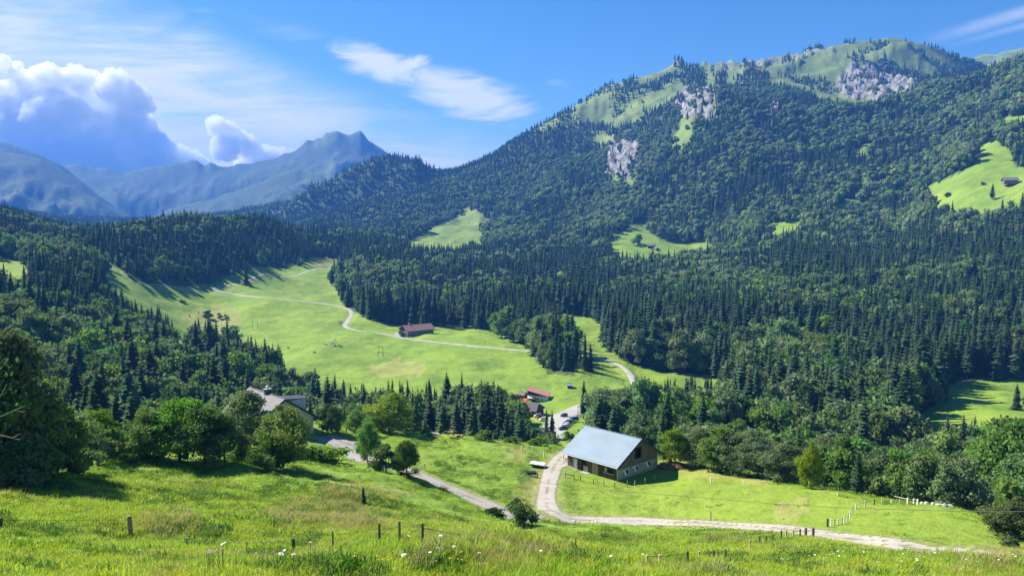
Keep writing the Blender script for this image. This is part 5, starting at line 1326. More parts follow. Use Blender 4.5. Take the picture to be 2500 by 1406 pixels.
# overhead cable from the house across the track to a pole outside the view
w3 = []
pa = gp(757, 1052, 100, 200); A3 = Vector((HOUSE_B.x + .3, HOUSE_B.y - .3, zh + 1.6))
cab = [(757, 1052, A3.y), (880, 1093, 150), (1000, 1132, 142), (1150, 1155, 133), (1330, 1178, 122), (1500, 1197, 112), (1700, 1213, 102), (1900, 1230, 92), (2100, 1240, 84), (2300, 1246, 77), (2420, 1248, 73), (2600, 1247, 68), (2800, 1240, 63)]
for px, py, D in cab:
    rx, rz_ = ray(px, py); w3.append(Vector((float(rx) * D, D, float(rz_) * D)))
cw = MB(); cw.tube(catmull(w3, 3.), .026, 5); tag(cw.build('overhead_cable', MAT['metal_dark']), 'black overhead cable crossing the pasture, the track and the mown field', 'cable')
ep = w3[-1]; zq = float(H(ep.x, ep.y))
up_pole = empty('utility_pole', (ep.x, ep.y, zq), 0, 'wooden pole outside the view that carries the overhead cable', 'pole')
MB().tube([(0, 0, -.5), (0, 0, ep.z - zq + .3)], [.16, .1], 7).build('pole', MAT['post_dark'], up_pole)

# ------------------------------------------------------------------ ski lift supports on the meadow
def lift_support(px0, px1, pb, pt, label, bars):
    a = gp(px0, pb, 350, 900); b = gp(px1, pb - (2 if bars > 1 else -1), 350, 900); h = (pb - pt) / F * a.y
    e = empty('lift_support', a, 0, label, 'lift support'); d = b - a
    MB().tube([(0, 0, -.5), (d.x * .1, d.y * .1, h)], [.22, .14], 6).build('leg', MAT['metal'], e)
    MB().tube([(d.x, d.y, d.z - .5), (d.x * .88, d.y * .88, d.z + h)], [.22, .14], 6).build('leg', MAT['metal'], e)
    for q in range(bars):
        f = 1 - q * .5
        MB().tube([(d.x * .08 * f, d.y * .08, h * f - .3), (d.x * (1 - .1 * f), d.y * .9, d.z + h * f - .3)], .13, 5).build('crossbar', MAT['metal'], e)
    for q in (.3, .65): MB().tube([(d.x * q, d.y * q, h - .3), (d.x * q, d.y * q, h - 1.3)], .09, 5).build('pulley', MAT['metal_dark'], e)
lift_support(923, 936, 873, 845, 'grey steel lift support with two legs standing on the open meadow', 2)
lift_support(616, 630, 803, 783, 'thin lift support with two legs beside the bushes on the meadow', 1)

# ------------------------------------------------------------------ trailer, trough, heap, boulders
p = gp(1313, 1140, 80, 200)
tr = empty('farm_trailer', p + Vector((0, 0, .0)), -.25, 'white flatbed trailer cover parked left of the gravel track', 'trailer')
MB().hexa([(-1.5, -.9, .75), (1.5, -.9, .55), (1.5, .9, .6), (-1.5, .9, .8), (-1.5, -.9, .95), (1.5, -.9, .75), (1.5, .9, .8), (-1.5, .9, 1.0)]).build('bed', MAT['white'], tr, bevel=.04)
MB().box(-1.3, 1.3, -.75, .75, .35, .56).build('chassis', MAT['metal_dark'], tr)
for y_ in (-.85, .75): MB().tube([(0, y_, .32), (0, y_ + .14, .32)], .32, 12).build('wheel', MAT['rubber'], tr)
MB().tube([(1.3, 0, .45), (2.4, 0, .2)], .06, 5).build('drawbar', MAT['metal'], tr)
p = gp(1295, 1160, 80, 200)
tg = empty('cattle_trough', p, .05, 'dark galvanised cattle trough on legs below the white trailer', 'trough')
mb = MB(); mb.box(-1.15, 1.15, -.4, -.36, .3, .72).box(-1.15, 1.15, .36, .4, .3, .72).box(-1.15, -1.11, -.36, .36, .3, .72).box(1.11, 1.15, -.36, .36, .3, .72).box(-1.15, 1.15, -.4, .4, .26, .3); mb.build('tub', MAT['metal_dark'], tg)
MB().tube([(-1.15, -.4, .73), (1.15, -.4, .73), (1.15, .4, .73), (-1.15, .4, .73), (-1.15, -.4, .73)], .035, 5).build('rim', MAT['gutter'], tg)
for x_ in (-.9, .9):
    for y_ in (-.3, .3): MB().box(x_ - .04, x_ + .04, y_ - .04, y_ + .04, -.2, .26).build('leg', MAT['metal'], tg)
def lump(r_, seed, sq=(1, 1, .7), n_=2, rough=.35):
    import bmesh
    bm = bmesh.new(); bmesh.ops.create_icosphere(bm, subdivisions=n_, radius=1.)
    q = np.random.default_rng(seed); pl_ = q.normal(size=(7, 3)); pl_ /= np.linalg.norm(pl_, axis=1)[:, None]; hh = .62 + .3 * q.random(7)
    for v in bm.verts:
        c = np.array(v.co); 
        for a_, b_ in zip(pl_, hh):
            dd = c @ a_
            if dd > b_: c = c - a_ * (dd - b_)
        c = c * (1 + (q.random() - .5) * rough * .5)
        v.co = Vector((c[0] * sq[0] * r_, c[1] * sq[1] * r_, c[2] * sq[2] * r_))
    me = bpy.data.meshes.new('lump'); bm.to_mesh(me); bm.free(); return me
BL = [(2262, 1229, 14), (2278, 1226, 13), (2290, 1228, 11), (2305, 1227, 16), (2318, 1226, 17), (2298, 1222, 10), (2250, 1225, 10), (2328, 1230, 8)]
BLAB = ['grey flat boulder at the left of the pile by the field corner', 'pale boulder second from the left in the pile by the field corner', 'small pale boulder in the middle front of the pile', 'big white boulder right of the middle of the pile', 'largest white boulder at the right of the pile',
        'small boulder lying behind the middle of the pile', 'low grey boulder beside the white fence posts', 'little stone at the right end of the boulder pile']
for q, (x_, y_, w_) in enumerate(BL):
    p = gp(x_, y_, 60, 170); r_ = w_ / F * p.y / 2
    o = link('boulder', lump(r_, 50 + q, (1.1, .9, .75)), [MAT['rock']], None, p + Vector((0, 0, r_ * .3)), q * 1.3); tag(o, BLAB[q], 'boulder', 'boulders by the field corner')
RV = [(1508, 1061, 7), (1520, 1059, 9), (1531, 1057, 10), (1543, 1056, 11), (1553, 1057, 8), (1498, 1063, 6), (1484, 1065, 6)]
for q, (x_, y_, w_) in enumerate(RV):
    p = gp(x_, y_, 230, 420); r_ = w_ / F * p.y / 2
    o = link('boulder', lump(r_, 80 + q, (1.2, .9, .7)), [MAT['rock']], None, p + Vector((0, 0, r_ * .3)), q * 1.3); tag(o, 'whitish rock in the row behind the barn roof, by the lower road', 'boulder', 'rocks by the lower road')
for q, (x_, y_) in enumerate(((1402, 1273), (1412, 1275), (1437, 1276), (1447, 1276), (1455, 1274), (1020, 1190), (958, 1125))):
    p = gp(x_, y_, 60, 200); r_ = .28
    o = link('stone', lump(r_, 95 + q, (1.2, .9, .6)), [MAT['rock']], None, p + Vector((0, 0, .08)), q * 1.3); tag(o, ('small stone on the near verge of the gravel track bend' if q < 5 else 'small pale stone on the bank of the driveway'), 'stone', 'stones on the track verge' if q < 5 else 'stones on the driveway bank')
p = gp(1640, 1140, 90, 200)
hp = link('manure_heap', lump(2.7, 140, (1.25, .8, .34), 4, .5), [MAT['earth']], None, p, .2, ); tag(hp, 'brown manure heap at the right back corner of the barn', 'heap')
p = gp(1607, 1086, 220, 340)
sd_ = empty('satellite_dish', p, 2.2, 'white satellite dish on a mast by the lower road behind the barn', 'dish')
MB().tube([(0, 0, -.2), (0, 0, 2.0)], .06, 6).build('mast', MAT['metal'], sd_)
a = [2 * PI * q / 14 for q in range(14)]
MB().loft([[(.75 * math.cos(t_), -.25 + .1 * math.sin(t_), 1.7 + .75 * math.sin(t_)) for t_ in a], [(.3 * math.cos(t_), -.06, 1.7 + .3 * math.sin(t_)) for t_ in a], [(.05 * math.cos(t_), 0, 1.7 + .05 * math.sin(t_)) for t_ in a]]).build('reflector', MAT['white'], sd_)

# ------------------------------------------------------------------ cars
def carpaint(name, c):
    m = bpy.data.materials.new(name); t = NT(m)
    b = t.n('ShaderNodeBsdfPrincipled', {'Base Color': c + (1,), 'Roughness': .3, 'Metallic': .1, 'Coat Weight': .6, 'Coat Roughness': .08}); t.out(b.outputs[0]); return m
PAINT = {'black': carpaint('black_paint', (.015, .015, .018)), 'white': carpaint('white_car_paint', (.75, .75, .74)), 'blue': carpaint('blue_paint', (.03, .12, .42)), 'grey': carpaint('silver_paint', (.33, .34, .36)), 'navy': carpaint('navy_paint', (.02, .025, .05)), 'red': carpaint('dark_red_paint', (.16, .02, .025))}
def make_car(van=False):
    L_, W_, hh = (4.9, 1.9, 2.0) if van else (4.2, 1.75, 1.45)
    prof = [(-L_ / 2, .35), (-L_ / 2 + .05, .75), (-L_ / 2 + (.5 if van else .95), .95 if not van else 1.15), (L_ / 2 - .15, .95 if not van else 1.15), (L_ / 2, .7), (L_ / 2 - .03, .32)]
    body = MB(); n = len(prof)
    ring = lambda y, s: [(x * (1 if s == 1 else .985), y, z if s == 1 else z * .99 + .003) for x, z in prof]
    body.loft([ring(-W_ / 2, 0), ring(-W_ / 2 + .12, 1), ring(W_ / 2 - .12, 1), ring(W_ / 2, 0)])
    rf_ = [(-L_ / 2 + (1.25 if not van else .95), hh), (L_ / 2 - (.75 if not van else .3), hh)]
    cab_ = MB(); x0, x1 = -L_ / 2 + (.8 if not van else .48), L_ / 2 - (.2 if not van else .12); zb_ = .94 if not van else 1.14
    y = W_ / 2 - .06; yt = W_ / 2 - .22
    cab_.hexa([(x0, -y, zb_), (x1, -y, zb_), (x1, y, zb_), (x0, y, zb_), (rf_[0][0], -yt, hh - .05), (rf_[1][0], -yt, hh - .05), (rf_[1][0], yt, hh - .05), (rf_[0][0], yt, hh - .05)])
    top = MB(); top.box(rf_[0][0] - .05, rf_[1][0] + .05, -yt - .03, yt + .03, hh - .06, hh)
    e = bpy.data.objects.new('parked_van' if van else 'parked_car', None); COL.objects.link(e)
    b = body.build('body', PAINT['black'], e, bevel=.05); top.build('roof', PAINT['black'], e, bevel=.03); cab_.build('windows', MAT['glass'], e)
    for sx_ in (-L_ * .31, L_ * .31):
        for sy in (-1, 1):
            w = MB().tube([(sx_, sy * (W_ / 2 - .2), .32), (sx_, sy * (W_ / 2 + .01), .32)], .32, 14).build('wheel', MAT['rubber'], e)
            MB().tube([(sx_, sy * (W_ / 2 + .011), .32), (sx_, sy * (W_ / 2 + .025), .32)], .19, 10).build('rim', MAT['gutter'], w)
    for sy in (-.6, .6): MB().box(-L_ / 2 - .02, -L_ / 2 + .06, sy - .15, sy + .15, .6, .74).build('headlight', MAT['white'], e)
    return e
PROTO_CAR, PROTO_VAN = make_car(), make_car(True)
def place_car(src, first, px, py, rz, color, label, group=None):
    if first: e = src
    else:
        e = src.copy(); COL.objects.link(e)
        for c in list(src.children):
            d = c.copy(); d.parent = e; COL.objects.link(d)
            for g in c.children: h_ = g.copy(); h_.parent = d; COL.objects.link(h_)
    p = gp(px, py, 260, 600, .12); e.location = p; e.rotation_euler = (0, 0, rz)
    for c in e.children:
        if c.name.startswith(('body', 'roof')): c.material_slots[0].link = 'OBJECT'; c.material_slots[0].material = PAINT[color]
    tag(e, label, 'van' if 'van' in e.name else 'car', group)
place_car(PROTO_CAR, True, 1377, 1017, .9, 'black', 'black car driving alone on the car park road', 'cars at the lift car park')
place_car(PROTO_VAN, True, 1400, 1028, .45, 'blue', 'blue van at the far end of the row of parked cars', None)
for x_, y_, c_, l_ in ((1391, 1031, 'grey', 'silver car parked next to the blue van'), (1386, 1035, 'navy', 'dark blue car parked second behind the van'), (1382, 1040, 'white', 'white car parked in the middle of the row'), (1378, 1044, 'white', 'second white car parked in the row, nearer one'), (1374, 1049, 'black', 'black car parked at the near end of the row'),
      (1313, 1017, 'white', 'white car parked behind the two spruces'), (1320, 1021, 'red', 'dark red car parked behind the two spruces'), (1327, 1026, 'white', 'white car half hidden by the two spruces')):
    place_car(PROTO_CAR, False, x_, y_, .45 + random.uniform(-.05, .05), c_, l_, 'cars at the lift car park')

# ------------------------------------------------------------------ cattle
def cowmat(name, c1, c2, lo, hi):
    m = bpy.data.materials.new(name); t = NT(m); tc = t.n('ShaderNodeTexCoord').outputs['Object']
    c = t.mix(t.ss(t.noise(tc, 1.3, 2., .5), lo, hi), c1, c2)
    t.out(t.n('ShaderNodeBsdfPrincipled', {'Base Color': c, 'Roughness': .8}).outputs[0]); return m
COW = {'brown': cowmat('brown_white_hide', (.30, .14, .055), (.66, .55, .42), .52, .58), 'cream': cowmat('cream_hide', (.62, .56, .44), (.50, .43, .32), .4, .6), 'dark': cowmat('dark_hide', (.035, .026, .022), (.06, .045, .035), .4, .6)}
def cow_mesh(pose):
    """one skin grown along the animal's skeleton"""
    lie = pose == 'lie'; gz = pose == 'graze'
    b = .50 if lie else 1.12
    P = [(0, 0, b), (-.45, 0, b + .04), (-.85, 0, b + .03), (.45, 0, b + .02), (.78, 0, b + .02)]; R = [(.40, .43), (.39, .41), (.27, .30), (.38, .42), (.27, .34)]
    E = [(0, 1), (1, 2), (0, 3), (3, 4)]
    def chain(root, pts, rs):
        k = root
        for p_, r_ in zip(pts, rs): P.append(p_); R.append((r_, r_)); E.append((k, len(P) - 1)); k = len(P) - 1
        return k
    if gz: nk = chain(4, [(1.08, .03, b - .15), (1.32, .06, b - .55), (1.42, .07, .42)], [.20, .15, .13]); hd = chain(nk, [(1.58, .08, .22), (1.66, .08, .10)], [.12, .075])
    else: nk = chain(4, [(1.05, .02, b + .22), (1.28, .03, b + .42)], [.21, .16]); hd = chain(nk, [(1.48, .04, b + .36), (1.72, .05, b + .20)], [.135, .08])
    for s in (-1, 1):
        chain(nk, [(P[nk][0] - .02, s * .17 + .03, P[nk][2] + .06), (P[nk][0] - .06, s * .30 + .03, P[nk][2] + .03)], [.045, .03])
        chain(nk, [(P[nk][0] + .03, s * .09 + .03, P[nk][2] + .15), (P[nk][0] + .06, s * .17 + .03, P[nk][2] + .27)], [.025, .012])
        if lie:
            chain(4, [(.85, s * .28, .28), (1.05, s * .30, .12), (.72, s * .32, .08)], [.14, .08, .06]); chain(2, [(-.72, s * .40, .30), (-.35, s * .48, .16), (-.65, s * .52, .07)], [.2, .09, .06])
        else:
            chain(4, [(.66, s * .20, .78), (.70, s * .20, .46), (.68, s * .20, .10), (.71, s * .20, .02)], [.14, .075, .055, .065])
            chain(2, [(-.72, s * .21, .86), (-.92, s * .21, .52), (-.84, s * .21, .10), (-.80, s * .21, .02)], [.19, .085, .055, .065])
    chain(2, [(-1.05, 0, b + .10), (-1.14, 0, b - .25), (-1.12, 0, max(.15, b - .62))], [.05, .03, .045])
    if not lie: chain(1, [(-.55, 0, b - .45)], [.12])
    me = bpy.data.meshes.new('cow'); me.from_pydata(P, E, []); me.update()
    o = bpy.data.objects.new('cow_source', me); COL.objects.link(o)
    o.modifiers.new('skin', 'SKIN'); 
    for v, r_ in zip(me.skin_vertices[0].data, R): v.radius = r_
    me.skin_vertices[0].data[0].use_root = True
    sb = o.modifiers.new('subsurf', 'SUBSURF'); sb.levels = 1; sb.render_levels = 1
    dg = bpy.context.evaluated_depsgraph_get(); m2 = bpy.data.meshes.new_from_object(o.evaluated_get(dg)); m2.name = 'cow_body'
    bpy.data.objects.remove(o); m2.polygons.foreach_set('use_smooth', np.ones(len(m2.polygons), bool)); return m2
CM = {p_: cow_mesh(p_) for p_ in ('stand', 'graze', 'lie')}
_cm = {}
def cow(px, py, pose, col, rz, label, dmin, dmax, sc=1., group=None):
    p = gp(px, py, dmin, dmax)
    if (pose, col) not in _cm: m_ = CM[pose].copy(); m_.materials.clear(); m_.materials.append(COW[col]); _cm[(pose, col)] = m_
    o = link('cow', _cm[(pose, col)], (), None, p, rz); o.scale = (sc,) * 3; tag(o, label, 'cow', group)
cow(1100, 1066, 'stand', 'brown', PI - .1, 'brown and white cow standing on the pasture crest before the tree belt', 120, 200, .82)
cow(1122, 1068, 'lie', 'brown', -.2, 'brown and white cow lying right of the standing one on the crest', 120, 200, .8)
cow(1052, 1066, 'lie', 'brown', 2.6, 'brown cow lying on the crest, middle of the three left ones', 120, 200, .75)
cow(1040, 1063, 'lie', 'cream', .3, 'pale cow lying leftmost on the crest behind the small dark tree', 120, 200, .75)
cow(1066, 1063, 'lie', 'cream', 2.9, 'pale cow lying on the crest, nearest left of the standing one', 120, 200, .75)
for q, (x_, y_, po, co_, r_) in enumerate(((793, 843, 'graze', 'cream', .5), (797, 844, 'graze', 'cream', .9), (803, 838, 'graze', 'cream', 2.5), (807, 842, 'stand', 'cream', 1.2), (811, 836, 'graze', 'cream', 2.8), (813, 841, 'graze', 'cream', .2), (817, 832, 'stand', 'cream', .4), (818, 838, 'graze', 'cream', 3.0))):
    cow(x_, y_, po, co_, r_, 'cream coloured cow grazing in the herd on the big meadow', 380, 900, 1., 'cream cows in the meadow herd')
for x_, y_, r_, l_ in ((818, 847, .8, 'left dark cow at the near edge of the meadow herd'), (827, 846, 2.4, 'middle dark cow at the near edge of the meadow herd'), (833, 848, 2.9, 'right dark cow at the near edge of the meadow herd'), (768, 863, 2.8, 'lone black cow grazing below the meadow herd'), (704, 852, .4, 'lone black cow grazing left of the meadow herd near the trees')):
    cow(x_, y_, 'graze', 'dark', r_, l_, 380, 900, 1.)

# ------------------------------------------------------------------ dead branches at the left edge, leaning trunk, flowers
for q, (pts_, l_) in enumerate(((((-30, 1030, 0), (10, 1013, .4), (35, 1002, .5), (62, 990, .3)), 'bare grey branch at the left edge, the longest middle one'), (((-30, 990, 0), (2, 965, .3), (16, 938, .4)), 'bare grey branch at the left edge, topmost and steep'), (((-30, 1060, 0), (10, 1064, .3), (30, 1069, .4), (50, 1058, .2)), 'bare grey branch at the left edge, lowest and curved'))):
    P3 = []
    for x_, y_, o_ in pts_:
        D_ = 46 + o_; rx, rz_ = ray(x_, y_); P3.append(Vector((float(rx) * D_, D_, float(rz_) * D_)))
    foot = Vector((P3[0].x - 1.6, P3[0].y, float(H(P3[0].x - 1.6, P3[0].y))))
    mid_ = Vector((P3[0].x - 1.2, P3[0].y, P3[0].z - .8))
    mb = MB(); mb.tube([foot, mid_] + P3, [.10, .07, .05, .04, .028, .012][:2 + len(P3)] if len(P3) < 5 else .04, 6)
    a, b = P3[-2], P3[-1]; mb.tube([a, a.lerp(b, .6) + Vector((.1, 0, -.25)), a.lerp(b, 1.) + Vector((.0, 0, -.32))], [.02, .015, .006], 5)
    tag(mb.build('bare_branch', MAT['bark_pale']), l_, 'branch')
a, b = gp(600, 1102, 80, 220), gp(586, 1085, 80, 220); b = a + Vector((-1.2, .2, 2.4))
tag(MB().tube([a + Vector((0, 0, -.2)), b], [.16, .12], 7).build('leaning_trunk', MAT['bark']), 'dark leaning tree trunk on the lawn left of the yellow-green tree', 'trunk')

MAT['petal'] = simple('white_petals', (.85, .85, .82), (.75, .76, .70), .7, 5.)
MAT['petal_pink'] = simple('pink_petals', (.50, .26, .30), (.38, .20, .22), .8, 5.)
MAT['petal_yellow'] = simple('yellow_petals', (.80, .60, .05), (.7, .5, .04), .8, 5.)
MAT['stem'] = simple('flower_stem', (.10, .16, .04), (.08, .13, .03), .8)
def flower_mesh(seed, rad, n_):
    q = np.random.default_rng(seed); mb = MB()
    for _ in range(n_):
        a = q.random() * 6.28; r_ = rad * math.sqrt(q.random()); c = (r_ * math.cos(a), r_ * math.sin(a), -.25 * r_ * r_ / rad + q.normal() * .006); s = .022 + .012 * q.random()
        ang_ = [2 * PI * k / 5 + a for k in range(5)]
        mb.add([(c[0] + s * math.cos(t_), c[1] + s * math.sin(t_), c[2]) for t_ in ang_] + [(c[0], c[1], c[2] + .012)], [(0, 1, 5), (1, 2, 5), (2, 3, 5), (3, 4, 5), (4, 0, 5)])
    me = bpy.data.meshes.new('flower_head'); me.from_pydata(mb.v, [], mb.f); return me
FH = [flower_mesh(k, (.085, .07, .1)[k], 22) for k in range(3)]; SM = MB().tube([(0, 0, -.1), (.02, 0, .3), (0, .01, .6)], [.007, .006, .005], 4)
SMe = trunk_mesh('flower_stem', SM); SMe.materials.append(MAT['stem'])
_fm = {}
def flower(px, py, kind_, h, label, group, sc=1.):
    p = gp(px, py, 10, 90)
    e = empty({'petal': 'white_flower', 'petal_pink': 'pink_flower', 'petal_yellow': 'yellow_flower'}[kind_], p, random.random() * 6, label, 'flower', group)
    k = random.randrange(3)
    if (k, kind_) not in _fm: m_ = FH[k].copy(); m_.materials.append(MAT[kind_]); _fm[(k, kind_)] = m_
    o = bpy.data.objects.new('stem', SMe); COL.objects.link(o); o.parent = e; o.scale = (1, 1, h / .6)
    o = bpy.data.objects.new('flower_head', _fm[(k, kind_)]); COL.objects.link(o); o.parent = e; o.location = (0, .01, h); o.scale = (sc * .48,) * 3; o.rotation_euler = (random.gauss(.25, .15), random.gauss(0, .15), 0)
for x_, y_, s_ in ((545, 1380, 1.3), (695, 1394, .9), (718, 1404, 1.2), (690, 1404, 1.3), (1000, 1352, 1.), (1076, 1353, 1.2), (1070, 1385, 1.), (1110, 1382, .9), (985, 1404, 1.2), (1050, 1396, 1.), (1170, 1398, 1.), (760, 1372, .8)):
    flower(x_, y_ + 14, 'petal', .62, 'white umbel flower in the long grass of the central foreground', 'white flowers of the central foreground', s_)
for x_, y_ in ((50, 1335), (130, 1340), (195, 1322), (40, 1240), (80, 1235), (1490, 1400), (1570, 1396), (1320, 1388), (340, 1372), (250, 1350)):
    flower(x_, y_ + 12, 'petal', .55, 'small white flower scattered in the left or middle foreground grass', 'small scattered white flowers', .8)
for q in range(30):
    flower(random.uniform(1900, 2480), random.uniform(1372, 1404), 'petal', .5, 'white daisy-like flower in the lower right corner grass', 'white flowers of the lower right corner', .75)
for q in range(22):
    x_, y_ = random.choice(((790, 1385, 40), (660, 1398, 40), (215, 1395, 60), (540, 1392, 20)))[0:2]
    flower(x_ + random.gauss(0, 28), min(1404, y_ + random.gauss(8, 6)), 'petal_pink', .5, 'dull pink clover flower at the bottom edge', 'pink flowers at the bottom edge', .7)
for q in range(26):
    flower(random.uniform(820, 1250), random.uniform(1380, 1405), 'petal_yellow', .35, 'small yellow flower at the bottom edge, middle of the picture', 'yellow flowers at the bottom edge', .5)

# ------------------------------------------------------------------ cumulus clouds
cm_ = bpy.data.materials.new('cloud_vapour'); t = NT(cm_)
cv_ = t.n('ShaderNodeVolumePrincipled', {'Color': (1., 1., 1., 1), 'Density': .0125, 'Anisotropy': .0})
o = t.n('ShaderNodeOutputMaterial'); t.l.new(cv_.outputs[0], o.inputs['Volume'])
def _icon(n_):
    import bmesh
    bm = bmesh.new(); bmesh.ops.create_icosphere(bm, subdivisions=n_, radius=1.); bm.verts.index_update()
    v = np.array([tuple(q.co) for q in bm.verts]); f = np.array([[q.index for q in g.verts] for g in bm.faces]); bm.free(); return v, f
IC = {k: _icon(k) for k in (2, 3, 4)}
def cloud(puffs, D, seed, label, kids=(22, 9), flat=None, vox=8.):
    q = np.random.default_rng(seed); A = Acc(); px2m = D / F
    def ball(c, r_, lvl):
        v, f = IC[lvl]
        n_ = np.zeros(len(v)); a = 1.; o = q.random(3) * 90; s = 1.7
        for k in range(4):
            n_ += a * np.abs(2 * vnoise(v[:, 0] * s + o[0] + v[:, 2] * s * .7, v[:, 1] * s + o[1] - v[:, 2] * s * .8) - 1); s *= 2.1; a *= .5
        w = v * (r_ * (.82 + .30 * n_))[:, None] * np.array([1., .8, .9]) + c
        if flat is not None: w[:, 2] = np.where(w[:, 2] < flat, flat + (w[:, 2] - flat) * .15, w[:, 2])
        A.add(w, f)
    for px, py, r_ in puffs:
        rx, rz_ = ray(px, py); R = r_ * px2m; dd = D + q.normal() * R * .5
        c = np.array([float(rx) * D, dd, float(rz_) * D]); ball(c, R, 4)
        for _ in range(kids[0]):
            d = q.normal(size=3); d[2] = d[2] * .8 + .45; d[1] -= .4; d /= np.linalg.norm(d); r2 = R * (.18 + .24 * q.random()); c2 = c + d * R * .88 * np.array([1, .8, .9]); ball(c2, r2, 3)
            for _ in range(kids[1]):
                e = q.normal(size=3); e[2] += .35; e[1] -= .3; e /= np.linalg.norm(e); ball(c2 + e * r2 * .85, r2 * (.22 + .28 * q.random()), 2)
    V_, T_ = A.get(); me = npmesh('cumulus_cloud', V_, T_, smooth=True)
    src = bpy.data.objects.new('cloud_source', me); COL.objects.link(src)
    rm = src.modifiers.new('hull', 'REMESH'); rm.mode = 'VOXEL'; rm.voxel_size = vox
    dg = bpy.context.evaluated_depsgraph_get(); me = bpy.data.meshes.new_from_object(src.evaluated_get(dg)); me.name = 'cumulus_cloud'; bpy.data.objects.remove(src); me.materials.clear()
    tag(link('cumulus_cloud', me, [cm_]), label, 'cloud', kind='thing')
cloud([(20, 262, 56), (75, 225, 52), (130, 215, 52), (195, 212, 52), (250, 250, 55), (295, 225, 46), (335, 255, 40), (60, 320, 80), (150, 320, 90), (240, 330, 90), (310, 320, 62), (350, 360, 50), (395, 365, 36), (430, 385, 30), (465, 390, 24), (490, 398, 18), (-60, 310, 90), (100, 380, 80), (220, 390, 80), (320, 400, 60), (400, 405, 45)], 9800, 5, 'huge white towering cumulus cloud at the left above the far ridge')
cloud([(522, 298, 20), (540, 318, 30), (565, 325, 26), (585, 345, 30), (610, 362, 26), (640, 380, 30), (668, 378, 20), (690, 372, 14), (560, 365, 36), (600, 395, 34), (530, 350, 18), (640, 400, 24)], 9800, 6, 'small white cumulus cloud left of the rocky blue peak', (14, 5))
cloud([(20, 155, 20), (2, 160, 18), (38, 158, 13), (10, 168, 16)], 9800, 8, 'small white cloud puff at the left edge above the big cumulus', (10, 5))
cloud([(1030, 388, 8), (1033, 396, 9)], 9800, 9, 'tiny white cloud tip behind the saddle right of the wooded hill', (8, 4))
# ------------------------------------------------------------------ light, sky, air, camera
SUN_AZ = math.radians(63); SUN_EL = math.radians(44)     # azimuth left of the view axis
sd = Vector((-math.sin(SUN_AZ) * math.cos(SUN_EL), math.cos(SUN_AZ) * math.cos(SUN_EL), math.sin(SUN_EL)))
sl = bpy.data.lights.new('sun', 'SUN'); sl.energy = 5.0; sl.angle = math.radians(.53); sl.color = (1., .93, .82)
so = bpy.data.objects.new('sun', sl); COL.objects.link(so); so.rotation_euler = (-sd).to_track_quat('-Z', 'Y').to_euler(); so.location = (-800, 400, 900)

wd = bpy.data.worlds.new('World'); SC.world = wd; wd.use_nodes = True
t = NT(wd)
SKY_STRENGTH = .10
sky = t.n('ShaderNodeTexSky', sky_type='NISHITA', sun_disc=False, sun_elevation=SUN_EL, sun_rotation=-SUN_AZ, altitude=1100., air_density=1.0, dust_density=.6, ozone_density=3.0)
skc = t.n('ShaderNodeHueSaturation', {'Hue': .5, 'Saturation': 1.32, 'Value': .68, 'Color': sky.outputs[0]}).outputs[0]
gen = t.n('ShaderNodeTexCoord').outputs['Generated']
sp = t.n('ShaderNodeSeparateXYZ', {0: gen})
dy = t.math('MAXIMUM', sp.outputs[1], .05)
ax = t.math('DIVIDE', sp.outputs[0], dy); el = t.math('DIVIDE', sp.outputs[2], dy)   # bearing and height in the sky ahead
ahead = t.ss(sp.outputs[1], .1, .4)
def P2A(px, py):
    a, v = ray(px, py); return float(a), float(v)
vec = t.n('ShaderNodeCombineXYZ', {0: ax, 1: el, 2: 0.}).outputs[0]
def warp(sx, sy, rot, det=5., dist=.4, off=(0, 0, 0)):
    mp = t.n('ShaderNodeMapping', {0: vec, 1: off, 2: (0, 0, rot), 3: (sx, sy, 1)}).outputs[0]
    return t.noise(mp, 1., det, .58, dist)
# veil of cirrus: lies below a sloping upper edge on the left of the sky
fc = t.n('ShaderNodeFloatCurve'); cv = fc.mapping.curves[0]
edge = [(-700, -120), (300, -30), (480, 30), (620, 95), (720, 150), (820, 200), (950, 245), (1100, 280), (1300, 310), (1700, 340)]
AX0, AX1, EL0, EL1 = -1.2, .4, -.1, .5
ptsn = [((P2A(px, 300)[0] - AX0) / (AX1 - AX0), (P2A(1250, py)[1] - EL0) / (EL1 - EL0)) for px, py in edge]
cv.points[0].location = ptsn[0]; cv.points[1].location = ptsn[-1]
for p in ptsn[1:-1]: cv.points.new(*p)
fc.mapping.update()
t.l.new(t.ss(ax, AX0, AX1), fc.inputs['Value'])
axn = t.n('ShaderNodeMapRange', {0: ax, 1: AX0, 2: AX1, 3: 0., 4: 1.}); t.l.new(axn.outputs[0], fc.inputs['Value'])
up = t.math('ADD', t.math('MULTIPLY', fc.outputs[0], EL1 - EL0), EL0)
nlow = warp(5., 16., .35, 5., .8)
below = t.math('ADD', t.math('SUBTRACT', up, el), t.math('MULTIPLY', t.math('SUBTRACT', nlow, .5), .09))
veil = t.ss(below, -.015, .075)
veil = t.math('MULTIPLY', veil, t.ss(ax, .12, -.12))
streak = warp(3.5, 22., .42, 6., 1.0, (1.3, .7, 0))
fine = warp(7., 60., .40, 7., 1.4, (3.1, 2.2, 0))
veil = t.math('MULTIPLY', veil, t.ss(t.math('ADD', t.math('MULTIPLY', streak, .7), t.math('MULTIPLY', fine, .3)), .34, .60, .34, 1.))
veil = t.math('MULTIPLY', veil, t.ss(el, .32, .16, .85, 1.))
